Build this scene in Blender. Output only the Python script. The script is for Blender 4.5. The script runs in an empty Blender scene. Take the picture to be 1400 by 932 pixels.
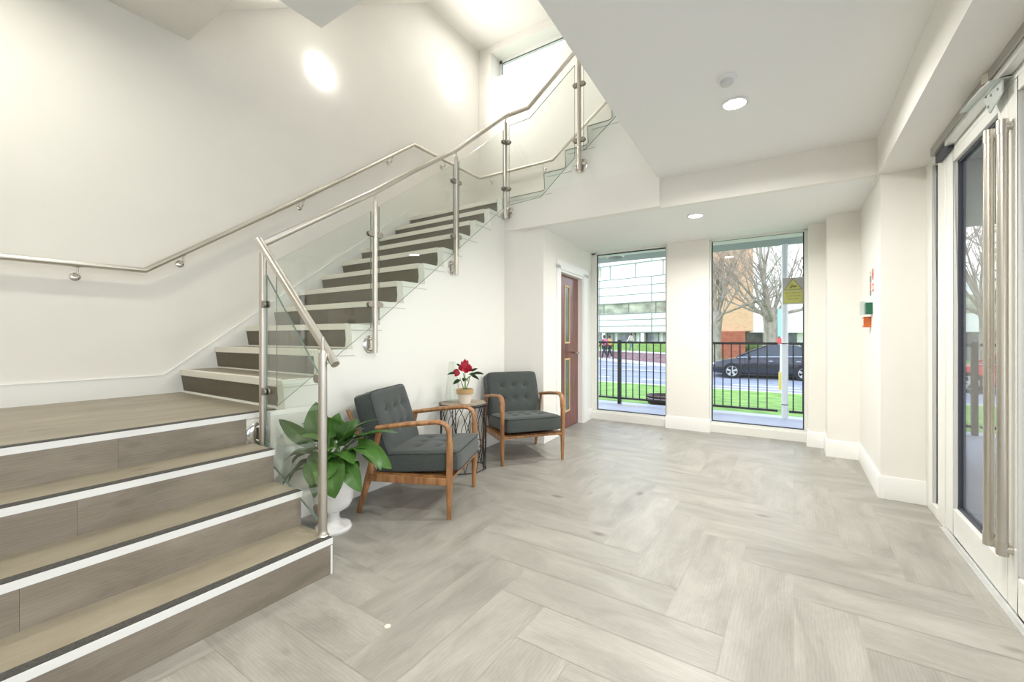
import bpy, bmesh, math, random
from mathutils import Vector, Matrix, Euler
from math import sin, cos, pi, radians as R

# ------------------------------------------------------------------ camera, world, exposure
scene = bpy.context.scene
col = scene.collection
CAM_H = 1.22
YAW = math.atan(385/584)
cd = bpy.data.cameras.new('camera'); cam = bpy.data.objects.new('camera', cd); col.objects.link(cam)
cam.location = (0, 0, CAM_H); cam.rotation_euler = (pi/2, 0, YAW)
cd.sensor_width = 36; cd.lens = 584/1400*36; cd.shift_y = -6/1400; cd.clip_start = .05; cd.clip_end = 500
scene.camera = cam

w = bpy.data.worlds.new('sky'); scene.world = w; w.use_nodes = True
nt = w.node_tree; bg = nt.nodes['Background']
tc = nt.nodes.new('ShaderNodeTexCoord'); sx = nt.nodes.new('ShaderNodeSeparateXYZ')
rp = nt.nodes.new('ShaderNodeValToRGB')
rp.color_ramp.elements[0].position = 0.0; rp.color_ramp.elements[0].color = (.93, .96, 1, 1)
rp.color_ramp.elements[1].position = .7; rp.color_ramp.elements[1].color = (.70, .83, 1, 1)
nt.links.new(tc.outputs['Generated'], sx.inputs[0]); nt.links.new(sx.outputs['Z'], rp.inputs[0])
nt.links.new(rp.outputs[0], bg.inputs[0])
bg.inputs[1].default_value = 1.8

vs = scene.view_settings
vs.view_transform = 'Standard'; vs.look = 'None'; vs.gamma = 1; vs.use_curve_mapping = False
vs.exposure = 0.86

LAMP_W = 19.0        # watts of one ceiling downlight
WALL_LAMP_W = 9.0   # watts of one stair wall lamp

# ------------------------------------------------------------------ materials
MATS = {}
def mat(name, color, rough=.5, metal=0., **k):
    m = bpy.data.materials.new(name); m.use_nodes = True; MATS[name] = m
    p = m.node_tree.nodes['Principled BSDF']
    p.inputs['Base Color'].default_value = (*color, 1)
    p.inputs['Roughness'].default_value = rough; p.inputs['Metallic'].default_value = metal
    if 'spec' in k: p.inputs['Specular IOR Level'].default_value = k['spec']
    if 'emit' in k:
        p.inputs['Emission Color'].default_value = (*k['emit'], 1); p.inputs['Emission Strength'].default_value = k.get('es', 1)
    if 'coat' in k: p.inputs['Coat Weight'].default_value = k['coat']; p.inputs['Coat Roughness'].default_value = .15
    return m
def N(m, t): return m.node_tree.nodes.new(t)
def L(m, a, b): m.node_tree.links.new(a, b)
def noisy(m, c1, c2, scale=8, stretch=(1, 1, 1), bump=0., detail=4, rough=None, coord='Object', c3=None, lo=.35, hi=.65):
    p = m.node_tree.nodes['Principled BSDF']
    t = N(m, 'ShaderNodeTexCoord'); mp = N(m, 'ShaderNodeMapping'); mp.inputs['Scale'].default_value = stretch
    n = N(m, 'ShaderNodeTexNoise'); n.inputs['Scale'].default_value = scale; n.inputs['Detail'].default_value = detail
    r = N(m, 'ShaderNodeValToRGB'); r.color_ramp.elements[0].position = lo; r.color_ramp.elements[1].position = hi
    r.color_ramp.elements[0].color = (*c1, 1); r.color_ramp.elements[1].color = (*c2, 1)
    L(m, t.outputs[coord], mp.inputs[0]); L(m, mp.outputs[0], n.inputs['Vector']); L(m, n.outputs[0], r.inputs[0]); L(m, r.outputs[0], p.inputs['Base Color'])
    if bump:
        b = N(m, 'ShaderNodeBump'); b.inputs['Strength'].default_value = bump; b.inputs['Distance'].default_value = .01
        L(m, n.outputs[0], b.inputs['Height']); L(m, b.outputs[0], p.inputs['Normal'])
    return m
def plank_mat(name, c1, c2, c3, rough=.42, varamt=.18):
    """UV based wood: u along the grain, v across it; a per-plank random value is stored in uv offsets"""
    m = mat(name, c1, rough); p = m.node_tree.nodes['Principled BSDF']
    t = N(m, 'ShaderNodeUVMap'); t.uv_map = 'UVMap'
    a = N(m, 'ShaderNodeAttribute'); a.attribute_name = 'tone'
    # large figure
    mp = N(m, 'ShaderNodeMapping'); mp.inputs['Scale'].default_value = (1.4, 4.2, 1)
    n = N(m, 'ShaderNodeTexNoise'); n.inputs['Scale'].default_value = 1.5; n.inputs['Detail'].default_value = 6; n.inputs['Roughness'].default_value = .62; n.inputs['Distortion'].default_value = .6
    L(m, t.outputs[0], mp.inputs[0]); L(m, mp.outputs[0], n.inputs['Vector'])
    # fine grain
    mp2 = N(m, 'ShaderNodeMapping'); mp2.inputs['Scale'].default_value = (9, 130, 1)
    n2 = N(m, 'ShaderNodeTexNoise'); n2.inputs['Scale'].default_value = 2.2; n2.inputs['Detail'].default_value = 3; n2.inputs['Distortion'].default_value = .5
    L(m, t.outputs[0], mp2.inputs[0]); L(m, mp2.outputs[0], n2.inputs['Vector'])
    # cathedral rings
    mp3 = N(m, 'ShaderNodeMapping'); mp3.inputs['Scale'].default_value = (1.6, 9, 1)
    wv = N(m, 'ShaderNodeTexWave'); wv.wave_type = 'RINGS'; wv.inputs['Scale'].default_value = 2.6; wv.inputs['Distortion'].default_value = 11; wv.inputs['Detail'].default_value = 3.0; wv.inputs['Detail Scale'].default_value = .7; wv.inputs['Detail Roughness'].default_value = .6
    L(m, t.outputs[0], mp3.inputs[0]); L(m, mp3.outputs[0], wv.inputs['Vector'])
    r = N(m, 'ShaderNodeValToRGB'); r.color_ramp.elements[0].position = .28; r.color_ramp.elements[1].position = .72
    r.color_ramp.elements[0].color = (*c1, 1); r.color_ramp.elements[1].color = (*c2, 1)
    L(m, n.outputs[0], r.inputs[0])
    def mul(src, fac_src, lo, hi):
        mr = N(m, 'ShaderNodeMapRange'); mr.inputs['To Min'].default_value = lo; mr.inputs['To Max'].default_value = hi
        L(m, fac_src, mr.inputs['Value'])
        mx = N(m, 'ShaderNodeVectorMath'); mx.operation = 'SCALE'
        L(m, src, mx.inputs[0]); L(m, mr.outputs[0], mx.inputs['Scale']); return mx.outputs[0]
    c = mul(r.outputs[0], n2.outputs[0], .88, 1.10)
    c = mul(c, wv.outputs['Fac'], .95, 1.035)
    c = mul(c, a.outputs['Fac'], 1-varamt, 1+varamt*.6)
    # sparse knots
    v = N(m, 'ShaderNodeTexVoronoi'); v.inputs['Scale'].default_value = 1.0
    mp4 = N(m, 'ShaderNodeMapping'); mp4.inputs['Scale'].default_value = (1.6, 3.2, 1)
    L(m, t.outputs[0], mp4.inputs[0]); L(m, mp4.outputs[0], v.inputs['Vector'])
    kr = N(m, 'ShaderNodeMapRange'); kr.inputs['From Min'].default_value = .02; kr.inputs['From Max'].default_value = .10
    L(m, v.outputs['Distance'], kr.inputs['Value'])
    mx = N(m, 'ShaderNodeMix'); mx.data_type = 'RGBA'; mx.inputs[6].default_value = (*c3, 1)
    L(m, kr.outputs[0], mx.inputs[0]); L(m, c, mx.inputs[7]); L(m, mx.outputs[2], p.inputs['Base Color'])
    b = N(m, 'ShaderNodeBump'); b.inputs['Strength'].default_value = .12; b.inputs['Distance'].default_value = .004
    L(m, n2.outputs[0], b.inputs['Height']); L(m, b.outputs[0], p.inputs['Normal'])
    return m
def glass_mat(name, tint, refl=1.0, ior=1.45):
    m = bpy.data.materials.new(name); m.use_nodes = True; MATS[name] = m
    ns = m.node_tree.nodes; ns.remove(ns['Principled BSDF']); out = ns['Material Output']
    tr = N(m, 'ShaderNodeBsdfTransparent'); tr.inputs[0].default_value = (*tint, 1)
    gl = N(m, 'ShaderNodeBsdfGlossy'); gl.inputs['Roughness'].default_value = .0; gl.inputs[0].default_value = (refl, refl, refl, 1)
    lw = N(m, 'ShaderNodeLayerWeight'); lw.inputs[0].default_value = .5
    pw = N(m, 'ShaderNodeMath'); pw.operation = 'POWER'; pw.inputs[1].default_value = 4.0; L(m, lw.outputs['Facing'], pw.inputs[0])
    f0 = ((ior-1)/(ior+1))**2; fr = N(m, 'ShaderNodeMapRange'); fr.inputs['To Min'].default_value = f0; fr.inputs['To Max'].default_value = .9; L(m, pw.outputs[0], fr.inputs['Value'])
    mx = N(m, 'ShaderNodeMixShader'); L(m, fr.outputs[0], mx.inputs[0]); L(m, tr.outputs[0], mx.inputs[1]); L(m, gl.outputs[0], mx.inputs[2]); L(m, mx.outputs[0], out.inputs[0])
    return m

mat('wall', (.86, .845, .79), .55); noisy(MATS['wall'], (.865, .845, .79), (.88, .86, .805), 3)
mat('ceiling', (.90, .90, .88), .7)
mat('trim', (.90, .90, .87), .35)
mat('white_frame', (.84, .84, .79), .3)
mat('string_white', (.88, .88, .82), .4)
mat('nosing_white', (.78, .79, .77), .4)
mat('nosing_cream', (.80, .77, .68), .45)
mat('grip', (.10, .098, .085), .75); noisy(MATS['grip'], (.045, .043, .038), (.085, .082, .073), 120)
mat('groove_shade', (.55, .54, .50), .5)  # grey standing in for the thin shadow lines along the string
mat('dark_line', (.22, .21, .19), .4)
plank_mat('floor_planks', (.265, .255, .22), (.42, .405, .36), (.17, .15, .125), .38, .09)
plank_mat('tread_wood', (.27, .232, .165), (.38, .335, .25), (.20, .16, .11), .45, .07)
plank_mat('riser_wood', (.19, .162, .125), (.32, .28, .225), (.13, .10, .07), .5, .12)
plank_mat('riser_dark', (.13, .112, .078), (.165, .145, .105), (.09, .07, .05), .6, .05)
mat('steel', (.66, .62, .56), .33, 1.)
noisy(MATS['steel'], (.56, .52, .46), (.72, .69, .63), 1, (1, 1, 1), 0, 2)
mat('steel_clean', (.70, .68, .64), .14, 1.)
mat('steel_dark', (.38, .35, .31), .35, 1.)
mat('alu', (.45, .43, .40), .4, .8)
mat('alu_light', (.70, .70, .68), .35, .6)
mat('galv', (.62, .66, .64), .4, .5)
glass_mat('glass', (.955, .975, .96), .9, 1.42)
glass_mat('window_glass', (.985, .985, .99), .5, 1.35)
glass_mat('vase_glass', (.965, .98, .968), 1, 1.5)
mat('glass_edge', (.16, .22, .19), .15)
mat('gasket', (.035, .04, .055), .5)
mat('fabric', (.05, .06, .06), .9)
def fabric():
    m = MATS['fabric']; noisy(m, (.046, .056, .052), (.070, .081, .076), 160, (1, 1, 1), .25, 2)
    m.node_tree.nodes['Principled BSDF'].inputs['Sheen Weight'].default_value = .25
    m.node_tree.nodes['Principled BSDF'].inputs['Sheen Roughness'].default_value = .4
fabric()
mat('piping', (.035, .042, .042), .85)
mat('teak', (.36, .17, .06), .38); noisy(MATS['teak'], (.25, .11, .042), (.44, .225, .09), 5, (6, 6, 1.2), .05, 5)
mat('table_wood', (.33, .27, .20), .5); noisy(MATS['table_wood'], (.25, .20, .15), (.42, .35, .27), 9, (1, 8, 1), .05, 5)
mat('black_metal', (.015, .015, .017), .45, .0)
mat('white_ceramic', (.86, .86, .84), .22, 0)
mat('soil', (.06, .04, .03), .95)
mat('leaf', (.07, .20, .05), .35); 
def leafm():
    m = MATS['leaf']; p = m.node_tree.nodes['Principled BSDF']
    t = N(m, 'ShaderNodeUVMap'); t.uv_map = 'UVMap'
    sp = N(m, 'ShaderNodeSeparateXYZ'); L(m, t.outputs[0], sp.inputs[0])
    ab = N(m, 'ShaderNodeMath'); ab.operation = 'SUBTRACT'; ab.inputs[1].default_value = .5; L(m, sp.outputs['Y'], ab.inputs[0])
    a2 = N(m, 'ShaderNodeMath'); a2.operation = 'ABSOLUTE'; L(m, ab.outputs[0], a2.inputs[0])
    # side veins: stripes of (u - |v|)
    s = N(m, 'ShaderNodeMath'); s.operation = 'SUBTRACT'; L(m, sp.outputs['X'], s.inputs[0]); L(m, a2.outputs[0], s.inputs[1])
    k = N(m, 'ShaderNodeMath'); k.operation = 'MULTIPLY'; k.inputs[1].default_value = 70; L(m, s.outputs[0], k.inputs[0])
    sn = N(m, 'ShaderNodeMath'); sn.operation = 'SINE'; L(m, k.outputs[0], sn.inputs[0])
    at = N(m, 'ShaderNodeAttribute'); at.attribute_name = 'tone'
    r = N(m, 'ShaderNodeValToRGB'); r.color_ramp.elements[0].color = (.018, .060, .012, 1); r.color_ramp.elements[1].color = (.085, .21, .035, 1)
    L(m, at.outputs['Fac'], r.inputs[0])
    mr = N(m, 'ShaderNodeMapRange'); mr.inputs['From Min'].default_value = -1; mr.inputs['To Min'].default_value = .88; mr.inputs['To Max'].default_value = 1.08; L(m, sn.outputs[0], mr.inputs['Value'])
    sc = N(m, 'ShaderNodeVectorMath'); sc.operation = 'SCALE'; L(m, r.outputs[0], sc.inputs[0]); L(m, mr.outputs[0], sc.inputs['Scale'])
    md = N(m, 'ShaderNodeMapRange'); md.inputs['From Min'].default_value = .0; md.inputs['From Max'].default_value = .04; L(m, a2.outputs[0], md.inputs['Value'])
    mx = N(m, 'ShaderNodeMix'); mx.data_type = 'RGBA'; mx.inputs[6].default_value = (.12, .24, .06, 1); L(m, md.outputs[0], mx.inputs[0]); L(m, sc.outputs[0], mx.inputs[7])
    L(m, mx.outputs[2], p.inputs['Base Color'])
leafm()
mat('stem', (.12, .24, .06), .5)
mat('poin_leaf', (.035, .085, .035), .5)
mat('poin_red', (.55, .012, .045), .5); noisy(MATS['poin_red'], (.30, .005, .02), (.52, .012, .045), 30)
mat('terracotta_gold', (.50, .33, .14), .45)
mat('pot_cream', (.78, .70, .60), .5)
mat('door_wood', (.115, .030, .018), .3); noisy(MATS['door_wood'], (.12, .026, .018), (.22, .060, .038), 4, (5, 5, .7), .03, 5)
MATS['door_wood'].node_tree.nodes['Principled BSDF'].inputs['Coat Weight'].default_value = .25
mat('brass_bead', (.62, .44, .22), .4)
mat('wired_glass', (.12, .14, .13), .12)
mat('lamp', (1, 1, 1), .5, emit=(1, .96, .88), es=12)
mat('lamp_wall', (1, 1, 1), .5, emit=(1, .98, .95), es=6)
mat('plastic_white', (.85, .85, .84), .4)
mat('grey_hole', (.68, .68, .67), .6)
mat('green_box', (.005, .12, .065), .35)
mat('orange_box', (.62, .14, .03), .4)
glass_mat('clear_cover', (.9, .93, .93), 1, 1.5)
mat('notice_white', (.82, .80, .76), .6); mat('notice_grey', (.22, .20, .19), .6); mat('notice_red', (.65, .20, .15), .6)
mat('sign_grey', (.27, .27, .27), .6); mat('sign_yellow', (.33, .34, .09), .5); mat('sign_olive', (.17, .19, .05), .5)
mat('deck', (.46, .49, .60), .55); noisy(MATS['deck'], (.46, .49, .60), (.54, .57, .68), 1.2)
mat('deck_paint', (.75, .75, .72), .6)
mat('canopy', (.34, .33, .38), .6)
mat('white_post', (.82, .84, .84), .35)
mat('grass', (.16, .42, .04), .9); noisy(MATS['grass'], (.11, .24, .04), (.24, .42, .09), 2.5, (1, 1, 1), .4, 8)
mat('asphalt', (.30, .33, .40), .8); noisy(MATS['asphalt'], (.22, .245, .31), (.31, .335, .41), .6, (1, 3, 1))
mat('road_line', (.85, .85, .85), .6)
mat('pavement', (.52, .50, .52), .8); noisy(MATS['pavement'], (.46, .44, .47), (.58, .56, .57), 2)
mat('kerb', (.62, .60, .58), .8)
def brickm(name, c1, c2, mo, scale=5, bw=.5, rh=.25):
    m = mat(name, c1, .85); p = m.node_tree.nodes['Principled BSDF']
    t = N(m, 'ShaderNodeUVMap'); t.uv_map = 'UVMap'; b = N(m, 'ShaderNodeTexBrick')
    b.inputs['Color1'].default_value = (*c1, 1); b.inputs['Color2'].default_value = (*c2, 1); b.inputs['Mortar'].default_value = (*mo, 1)
    b.inputs['Scale'].default_value = scale; b.inputs['Mortar Size'].default_value = .012
    L(m, t.outputs[0], b.inputs['Vector']); L(m, b.outputs[0], p.inputs['Base Color'])
brickm('brick_orange', (.78, .46, .26), (.84, .55, .34), (.80, .66, .50), 2.2)
brickm('brick_red', (.42, .10, .06), (.50, .15, .09), (.45, .28, .22), 2.2)
brickm('brick_purple', (.26, .15, .17), (.34, .22, .23), (.42, .36, .36), 2.2)
mat('clad_white', (.90, .92, .92), .5); mat('clad_line', (.22, .26, .25), .6)
mat('far_window', (.22, .26, .22), .12); noisy(MATS['far_window'], (.12, .16, .12), (.55, .58, .45), .5, (1, 1, 1.6), 0, 5)
mat('far_window_dark', (.15, .17, .21), .15); noisy(MATS['far_window_dark'], (.10, .12, .15), (.32, .36, .38), .8)
mat('bark', (.20, .17, .12), .95); noisy(MATS['bark'], (.24, .22, .17), (.42, .38, .31), 5, (1, 1, .4), .5, 6)
mat('twig', (.34, .28, .22), .9)
mat('bush', (.06, .16, .04), .8)
mat('car_paint', (.012, .014, .03), .22, .3, coat=.8)
mat('car_glass', (.04, .05, .065), .06); mat('tyre', (.015, .015, .015), .8); mat('alloy', (.62, .62, .63), .3, .7)
mat('chrome', (.75, .77, .82), .15, 1.); mat('headlight', (.75, .77, .80), .15); mat('car_red', (.45, .02, .02), .3, .2, coat=.6)
mat('skin', (.55, .34, .24), .6); mat('hair', (.05, .03, .02), .7)
mat('cloth_maroon', (.25, .03, .07), .8); mat('cloth_pink', (.62, .12, .32), .8); mat('cloth_dark', (.03, .035, .05), .8)
mat('cloth_mustard', (.72, .42, .10), .8); mat('cloth_white', (.75, .75, .78), .8); mat('cloth_grey', (.22, .26, .33), .8)
mat('planter', (.075, .035, .035), .5); mat('planter_rim', (.65, .62, .62), .5)
mat('pole_yellow', (.65, .48, .12), .6); mat('pole_blue', (.35, .60, .75), .5); mat('pole_red', (.70, .08, .10), .5)

# ------------------------------------------------------------------ mesh helper
class MB:
    def __init__(s): s.v = []; s.f = []; s.uv = []; s.tone = []; s.mi = []; s.sm = []; s.cm = 0; s.csm = False
    def face(s, pts, uv=None, tone=.5):
        i = len(s.v); s.v += [tuple(p) for p in pts]; s.f.append(tuple(range(i, i+len(pts)))); s.mi.append(s.cm); s.sm.append(s.csm)
        s.uv += uv if uv else [(0, 0)]*len(pts); s.tone += [tone]*len(pts)
    def mesh(s, vs, fs, uvs=None, tone=.5, smooth=None):
        i = len(s.v); s.v += [tuple(p) for p in vs]
        for f in fs:
            s.f.append(tuple(i+k for k in f)); s.mi.append(s.cm); s.sm.append(s.csm if smooth is None else smooth)
            s.uv += [uvs[k] for k in f] if uvs else [(0, 0)]*len(f); s.tone += [tone]*len(f)
    def box(s, x0, y0, z0, x1, y1, z1, grain=None, tone=.5, M=None, off=(0, 0)):
        c = [(x, y, z) for z in (z0, z1) for y in (y0, y1) for x in (x0, x1)]
        if M is not None: c = [tuple(M @ Vector(p)) for p in c]
        F = [(0, 2, 3, 1), (4, 5, 7, 6), (0, 1, 5, 4), (2, 6, 7, 3), (0, 4, 6, 2), (1, 3, 7, 5)]
        o = [(x, y, z) for z in (z0, z1) for y in (y0, y1) for x in (x0, x1)]
        for k, f in enumerate(F):
            ax = (2, 2, 1, 1, 0, 0)[k]
            ab = [a for a in (0, 1, 2) if a != ax]
            if grain is not None and ab[0] != grain and ab[1] == grain: ab = [ab[1], ab[0]]
            s.face([c[j] for j in f], [(o[j][ab[0]]+off[0], o[j][ab[1]]+off[1]) for j in f], tone)
    def prism(s, poly, axis, a0, a1, shear=None):
        """poly: 2d points in the two remaining axes; extruded along axis from a0 to a1 (numbers or functions of the 2d point)"""
        n = len(poly)
        def pt(p, a):
            a = a(p) if callable(a) else a
            q = list(p); q.insert(axis, a); return tuple(q)
        A = [pt(p, a0) for p in poly]; B = [pt(p, a1) for p in poly]
        s.mesh(A+B, [tuple(range(n-1, -1, -1)), tuple(range(n, 2*n))]+[(i, (i+1) % n, n+(i+1) % n, n+i) for i in range(n)],
               [(p[0], p[1]) for p in poly]*2)
    def tube(s, pts, r, n=12, closed=False, caps=True, flat=None, smooth=True):
        P = [Vector(p) for p in pts]; m = len(P); rr = r if isinstance(r, (list, tuple)) else [r]*m
        vs = []; up = None
        for i in range(m):
            if closed: d = (P[(i+1) % m]-P[i-1])
            elif i == 0: d = P[1]-P[0]
            elif i == m-1: d = P[-1]-P[-2]
            else: d = (P[i]-P[i-1]).normalized()+(P[i+1]-P[i]).normalized()
            if d.length < 1e-9: d = Vector((0, 0, 1))
            d.normalize()
            if up is None:
                up = Vector((0, 0, 1)) if abs(d.z) < .9 else Vector((0, 1, 0))
            a = d.cross(up)
            if a.length < 1e-4: a = d.cross(Vector((1, 0, 0)))
            a.normalize(); b = a.cross(d).normalized(); up = b
            sc = 1.
            if 0 < i < m-1 and not closed:
                c = (P[i]-P[i-1]).normalized().dot((P[i+1]-P[i]).normalized()); sc = 1/max(.5, math.sqrt((1+c)/2)) if c > -.9 else 1.
            for k in range(n):
                t = 2*pi*k/n
                ca, cb = cos(t), sin(t)
                if flat: ca *= flat[0]; cb *= flat[1]
                vs.append(P[i]+(a*ca+b*cb)*rr[i]*(sc if not flat else 1))
        fs = []
        for i in range(m if closed else m-1):
            j = (i+1) % m
            for k in range(n): k2 = (k+1) % n; fs.append((i*n+k, i*n+k2, j*n+k2, j*n+k))
        s.mesh(vs, fs, smooth=smooth)
        if caps and not closed:
            s.mesh(vs[:n], [tuple(range(n-1, -1, -1))], smooth=False); s.mesh(vs[-n:], [tuple(range(n))], smooth=False)
    def lathe(s, prof, c=(0, 0, 0), n=28, M=None, smooth=True, rot=0, caps=True):
        vs = []
        for r, z in prof:
            for k in range(n):
                t = 2*pi*k/n+rot; p = Vector((r*cos(t), r*sin(t), z))
                if M is not None: p = M @ p
                vs.append(p+Vector(c))
        fs = []
        for i in range(len(prof)-1):
            for k in range(n): k2 = (k+1) % n; fs.append((i*n+k, i*n+k2, (i+1)*n+k2, (i+1)*n+k))
        s.mesh(vs, fs, smooth=smooth)
        if caps and prof[0][0] > 1e-4: s.mesh(vs[:n], [tuple(range(n-1, -1, -1))], smooth=False)
        if caps and prof[-1][0] > 1e-4: s.mesh(vs[-n:], [tuple(range(n))], smooth=False)
    def build(s, name, m, parent=None, bevel=0, merge=True):
        me = bpy.data.meshes.new(name); me.from_pydata([tuple(v) for v in s.v], [], s.f)
        ms = m if isinstance(m, (list, tuple)) else [m]
        for q in ms: me.materials.append(MATS[q])
        uv = me.uv_layers.new(name='UVMap'); uv.data.foreach_set('uv', [c for p in s.uv for c in p])
        at = me.color_attributes.new('tone', 'FLOAT_COLOR', 'CORNER'); at.data.foreach_set('color', [c for t in s.tone for c in (t, t, t, 1)])
        me.polygons.foreach_set('material_index', s.mi); me.polygons.foreach_set('use_smooth', s.sm)
        if merge:
            bm = bmesh.new(); bm.from_mesh(me); bmesh.ops.remove_doubles(bm, verts=bm.verts, dist=1e-5)
            bmesh.ops.recalc_face_normals(bm, faces=bm.faces); bm.to_mesh(me); bm.free()
        me.update(); me.set_sharp_from_angle(angle=R(42))
        o = bpy.data.objects.new(name, me); col.objects.link(o)
        if parent is not None: o.parent = parent
        if bevel:
            b = o.modifiers.new('bevel', 'BEVEL'); b.width = bevel; b.segments = 2; b.limit_method = 'ANGLE'; b.angle_limit = R(40); b.harden_normals = False
        return o
def tag(o, label=None, cat=None, group=None, kind=None):
    if label: o['label'] = label
    if cat: o['category'] = cat
    if group: o['group'] = group
    if kind: o['kind'] = kind
    return o
def empty(name, loc=(0, 0, 0), rz=0):
    o = bpy.data.objects.new(name, None); o.location = loc; o.rotation_euler = (0, 0, rz); o.empty_display_size = .1; col.objects.link(o); return o
def struct(o): o['kind'] = 'structure'; return o
def copy_tree(o, parent=None):
    c = o.copy(); col.objects.link(c); c.parent = parent
    for ch in o.children: copy_tree(ch, c)
    return c
def sbox(name, m, *b, parent=None, bevel=0):
    q = MB(); q.box(*b); o = q.build(name, m, parent, bevel)
    return struct(o) if parent is None else o
def circ(c, r, n, axis=2, ph=0):
    out = []
    for k in range(n):
        t = 2*pi*k/n+ph; a, b = r*cos(t), r*sin(t)
        out.append((c[0]+a, c[1]+b, c[2]) if axis == 2 else ((c[0], c[1]+a, c[2]+b) if axis == 0 else (c[0]+a, c[1], c[2]+b)))
    return out

# ------------------------------------------------------------------ key dimensions
XL = -4.40          # left wall
XR = .83            # entrance wall
YB = 4.17           # side of the upper flight
YN = 4.28           # bulkhead over the window bay
YU = 5.67           # upper back wall
ZC = 2.745          # lobby ceiling
ZS = 2.465          # bay soffit
ZT = 6.0            # stairwell ceiling
ZL = .745           # first landing
RZ = .1915; GO = .262
def xr(y): return -2.775-.03*(y-1.5)     # open side of the main flight
def ny(n): return 1.5+GO*(n-1)
def nz(n): return ZL+RZ*n
Z2 = nz(11)
def bayx(y): return -2.39-.08*(y-YN)     # left wall of the window bay

# ------------------------------------------------------------------ floor: herringbone planks
def clip_poly(poly, ax, val, keep_less):
    out = []
    for i in range(len(poly)):
        a, b = poly[i], poly[(i+1) % len(poly)]
        ia = (a[0][ax] <= val) == keep_less; ib = (b[0][ax] <= val) == keep_less
        if ia: out.append(a)
        if ia != ib:
            t = (val-a[0][ax])/(b[0][ax]-a[0][ax])
            out.append((tuple(a[0][k]+t*(b[0][k]-a[0][k]) for k in (0, 1)), tuple(a[1][k]+t*(b[1][k]-a[1][k]) for k in (0, 1))))
    return out
def herring():
    q = MB(); rnd = random.Random(5); W = .235; Ln = W*4
    ox, oy = -1.88, 1.693
    g = .0009
    for i in range(-60, 61):
        for j in range(-12, 13):
            for kind in (0, 1):
                bx = i*W+j*Ln; by = i*W-j*Ln
                if kind == 0: x0, y0, x1, y1 = bx, by, bx+Ln, by+W
                else: x0, y0, x1, y1 = bx, by+W, bx+W, by+W+Ln
                x0, x1 = -x1, -x0      # mirrored so that the zigzag points to the stairs
                x0 += ox; x1 += ox; y0 += oy-W; y1 += oy-W
                if x1 < -2.9 or x0 > XR+.1 or y1 < -1.6 or y0 > 6.2: continue
                ru, rv = rnd.random()*50, rnd.random()*50; tone = rnd.random()
                x0 += g; x1 -= g; y0 += g; y1 -= g
                pts = [(x0, y0), (x1, y0), (x1, y1), (x0, y1)]
                if kind == 0: uv = [(p[0]+ru, p[1]+rv) for p in pts]
                else: uv = [(p[1]+ru, p[0]+rv) for p in pts]
                poly = list(zip(pts, uv))
                for ax, val, kl in ((0, -2.9, False), (0, XR, True), (1, -1.6, False), (1, 6.05, True)):
                    if poly: poly = clip_poly(poly, ax, val, kl)
                if len(poly) < 3: continue
                q.face([(p[0][0], p[0][1], 0) for p in poly], [p[1] for p in poly], tone)
    q.cm = 1; q.face([(-2.9, -1.6, -.001), (XR, -1.6, -.001), (XR, 6.05, -.001), (-2.9, 6.05, -.001)])
    q.face([(-2.9, -1.6, -.12), (-2.9, 6.05, -.12), (XR, 6.05, -.12), (XR, -1.6, -.12)])
    mat('joint', (.36, .33, .28), .6)
    struct(q.build('floor', ['floor_planks', 'joint'], merge=False))
herring()

# ------------------------------------------------------------------ walls and ceilings
sbox('wall_left', 'wall', XL-.15, -1.75, -.1, XL, YU+.15, ZT+.1)
sbox('wall_front', 'wall', XL-.15, -1.75, -.1, XR+.15, -1.6, ZT+.1)
# upper back wall with the high window opening
q = MB()
WX0, WX1, WZ0, WZ1 = -4.16, -1.6, 5.44, 5.88
for b in ((XL-.15, Z2, WX0, ZT+.1), (WX1, Z2, XR+.15, ZT+.1), (WX0, Z2, WX1, WZ0), (WX0, WZ1, WX1, ZT+.1)):
    q.box(b[0], YU, b[1], b[2], YU+.38, b[3])
struct(q.build('wall_back', 'wall', merge=False))
wq = MB()
for b in ((WX0, WZ0, WX1, WZ0+.05), (WX0, WZ1-.05, WX1, WZ1), (WX0, WZ0, WX0+.05, WZ1), (WX1-.05, WZ0, WX1, WZ1), (-2.92, WZ0, -2.87, WZ1)):
    wq.box(b[0], YU+.26, b[1], b[2], YU+.33, b[3])
wf = struct(wq.build('window_4', 'white_frame'))
sbox('glass_pane', 'window_glass', WX0+.05, YU+.29, WZ0+.05, WX1-.05, YU+.3, WZ1-.05, parent=wf)
gb = MB()
for b in ((WX0+.05, WZ1-.062, WX1-.05, WZ1-.05), (WX0+.05, WZ0+.05, WX0+.062, WZ1-.05)): gb.box(b[0], YU+.255, b[1], b[2], YU+.262, b[3])
gb.build('gasket', 'gasket', wf)
# entrance wall above the doors and the upper storey
sbox('wall_right_upper', 'wall', XR, -1.75, 2.52, XR+.15, 6.2, ZT+.1)
q = MB(); q.box(.55, 4.24, 0, XR+.15, 5.46, ZS); q.box(.29, 5.42, 0, XR+.15, 5.78, ZS); q.box(.137, 5.78, 0, XR+.15, 6.2, ZS)
struct(q.build('wall_right', 'wall', merge=False))
# main flight side wall + storage wall down to the floor is part of the staircase below; bay walls:
q = MB(); q.prism([(xr(YB), YB), (bayx(YN), YN), (bayx(6.2), 6.2), (-2.9, 6.2), (-2.9, YB)], 2, 2.105, ZS+.02)
q.prism([(xr(YB), YB), (bayx(YN), YN), (bayx(4.74), 4.74), (-2.9, 4.74), (-2.9, YB)], 2, 0, 2.105)
q.prism([(bayx(5.62), 5.62), (bayx(6.2), 6.2), (-2.9, 6.2), (-2.9, 5.62)], 2, 0, 2.105)
struct(q.build('wall_bay', 'wall', merge=False))
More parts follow.
